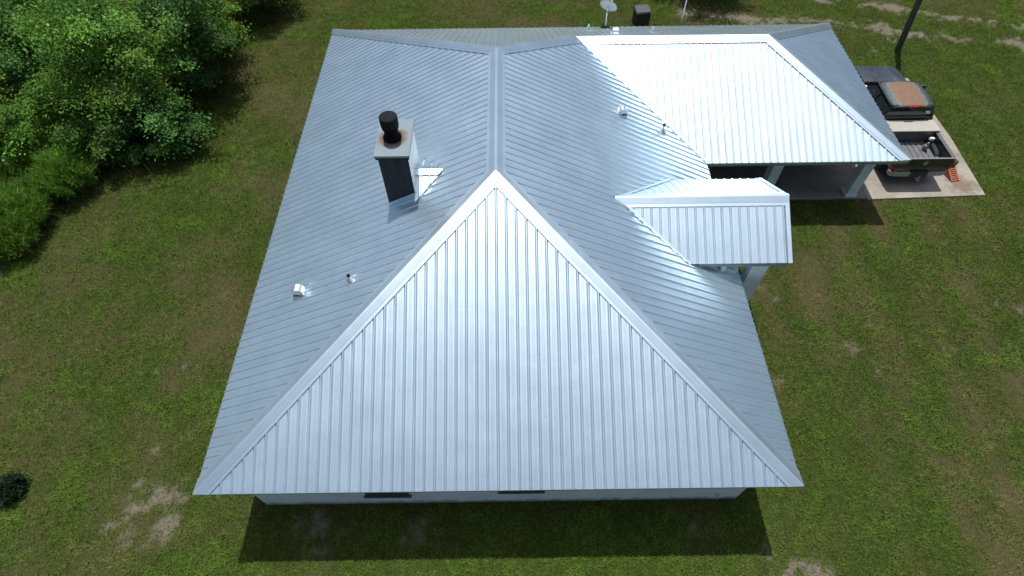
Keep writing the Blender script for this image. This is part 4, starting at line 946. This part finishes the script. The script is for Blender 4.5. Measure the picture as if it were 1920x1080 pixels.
# ------------------------------------------------------------------ grass
EDGE = [(-30, 3), (-16.0, 8.3), (-15.2, 9.8), (-14.5, 11.1), (-12.0, 12.6), (-11.8, 15.2), (-11.4, 17.2), (-12.4, 20.6), (-10.2, 22.4), (-10, 40)]
def in_poly(x, y, poly):
    c = np.zeros(x.shape, bool); n = len(poly)
    for i in range(n):
        (x0, y0), (x1, y1) = poly[i], poly[(i + 1) % n]
        if y0 == y1: continue
        c ^= ((y0 > y) != (y1 > y)) & (x < (x1 - x0) * (y - y0) / (y1 - y0) + x0)
    return c
WILD = EDGE + [(-60, 40), (-60, 3)]
Mi = np.array(CAM_ROT)
def visible(x, y, z, mpx):
    q = (np.stack([x, y, z], 1) - CAM) @ Mi
    px = 960 + 1083.243 * q[:, 0] / -q[:, 2]; py = 540 - 1083.243 * q[:, 1] / -q[:, 2]
    return (px > -mpx) & (px < 1920 + mpx) & (py > -mpx) & (py < 1080 + mpx)
def blades(name, x, y, ln, wd, tilt, col, g_):
    n = len(x); z = gz(x, y) + .03 * (vnoise(x, y, 1.7, 2) - .5)
    a_ = g_.random(n) * 6.283; d = np.stack([np.cos(a_) * tilt, np.sin(a_) * tilt, np.ones(n)], 1); d /= np.linalg.norm(d, axis=1, keepdims=True)
    s_ = np.stack([-np.sin(a_), np.cos(a_), np.zeros(n)], 1)
    p = np.stack([x, y, z - .005], 1)
    v = np.stack([p - s_ * wd[:, None], p + s_ * wd[:, None], p + d * ln[:, None]], 1).reshape(-1, 3)
    return tag(np_mesh(name, v, np.arange(n * 3), 3, M['grass'], fcol=col), kind='stuff')
g_ = np.random.default_rng(5)
def scatter(N, keep_wild):
    x = g_.uniform(-27, 28, N); y = g_.uniform(-4.5, 30, N)
    k = visible(x, y, np.full(N, .3), 140)
    k &= ~((np.abs(x) < WX) & (y > WY0) & (y < WY1)); k &= ~in_poly(x, y, PAD); k &= ~in_poly(x, y, SLAB)
    # skip what the roof hides completely
    k &= ~((np.abs(x) < 5.2) & (y > 2.5) & (y < 17)); k &= ~((x > 6) & (x < 12) & (y > 12) & (y < 17.5))
    x, y = x[k], y[k]; wv = in_poly(x, y, WILD); k = wv if keep_wild else ~wv
    return x[k], y[k]
x, y = scatter(2300000, False)
bare = bare_f(x, y); dry = dry_f(x, y)
k = g_.random(len(x)) > bare * 1.05; x, y, dry = x[k], y[k], dry[k]; n = len(x)
cl = vnoise(x, y, .16, 14); cl2 = vnoise(x, y, .5, 15); lush = np.clip(1 - dry + .9 * (cl - .5) + .5 * (cl2 - .5), 0, 1)
pt = sstep(.52, .78, fbm(x, y, 1.1, 21, 4)) * (g_.random(n) < .85); ln = (.03 + .075 * lush + .05 * pt) * (.6 + .8 * g_.random(n)); wd = .008 + .006 * g_.random(n)
green = np.array([.104, .142, .026]); green2 = np.array([.078, .146, .021]); straw = np.array([.200, .165, .075])
mixd = (g_.random(n) < np.clip(dry * .95 - .5 * pt + .5 * (vnoise(x, y, .3, 16) - .5), .04, .9))[:, None]; mg = (g_.random(n) < .4)[:, None]
col = np.where(mixd, straw * (.45 + .7 * g_.random((n, 1))), np.where(mg, green2, green) * (.6 + .8 * g_.random((n, 1)))) * (.60 + .5 * cl + .32 * cl2)[:, None] * (1 + pt[:, None] * np.array([[.10, .26, .05]]))
tag(blades('grass', x, y, ln, wd, .5 + 1.1 * g_.random(n), col, g_), 'mown patchy lawn grass around the house', 'grass')
x, y = scatter(520000, True); n = len(x)
ln = (.18 + .35 * vnoise(x, y, .9, 6)) * (.5 + .9 * g_.random(n)); wd = .010 + .008 * g_.random(n)
col = np.where((g_.random(n) < .2)[:, None], straw * .5, green * (.5 + .8 * g_.random((n, 1))))
tag(blades('tall_weeds', x, y, ln, wd, .3 + .8 * g_.random(n), col, g_), 'tall weeds growing beneath the trees', 'weeds')
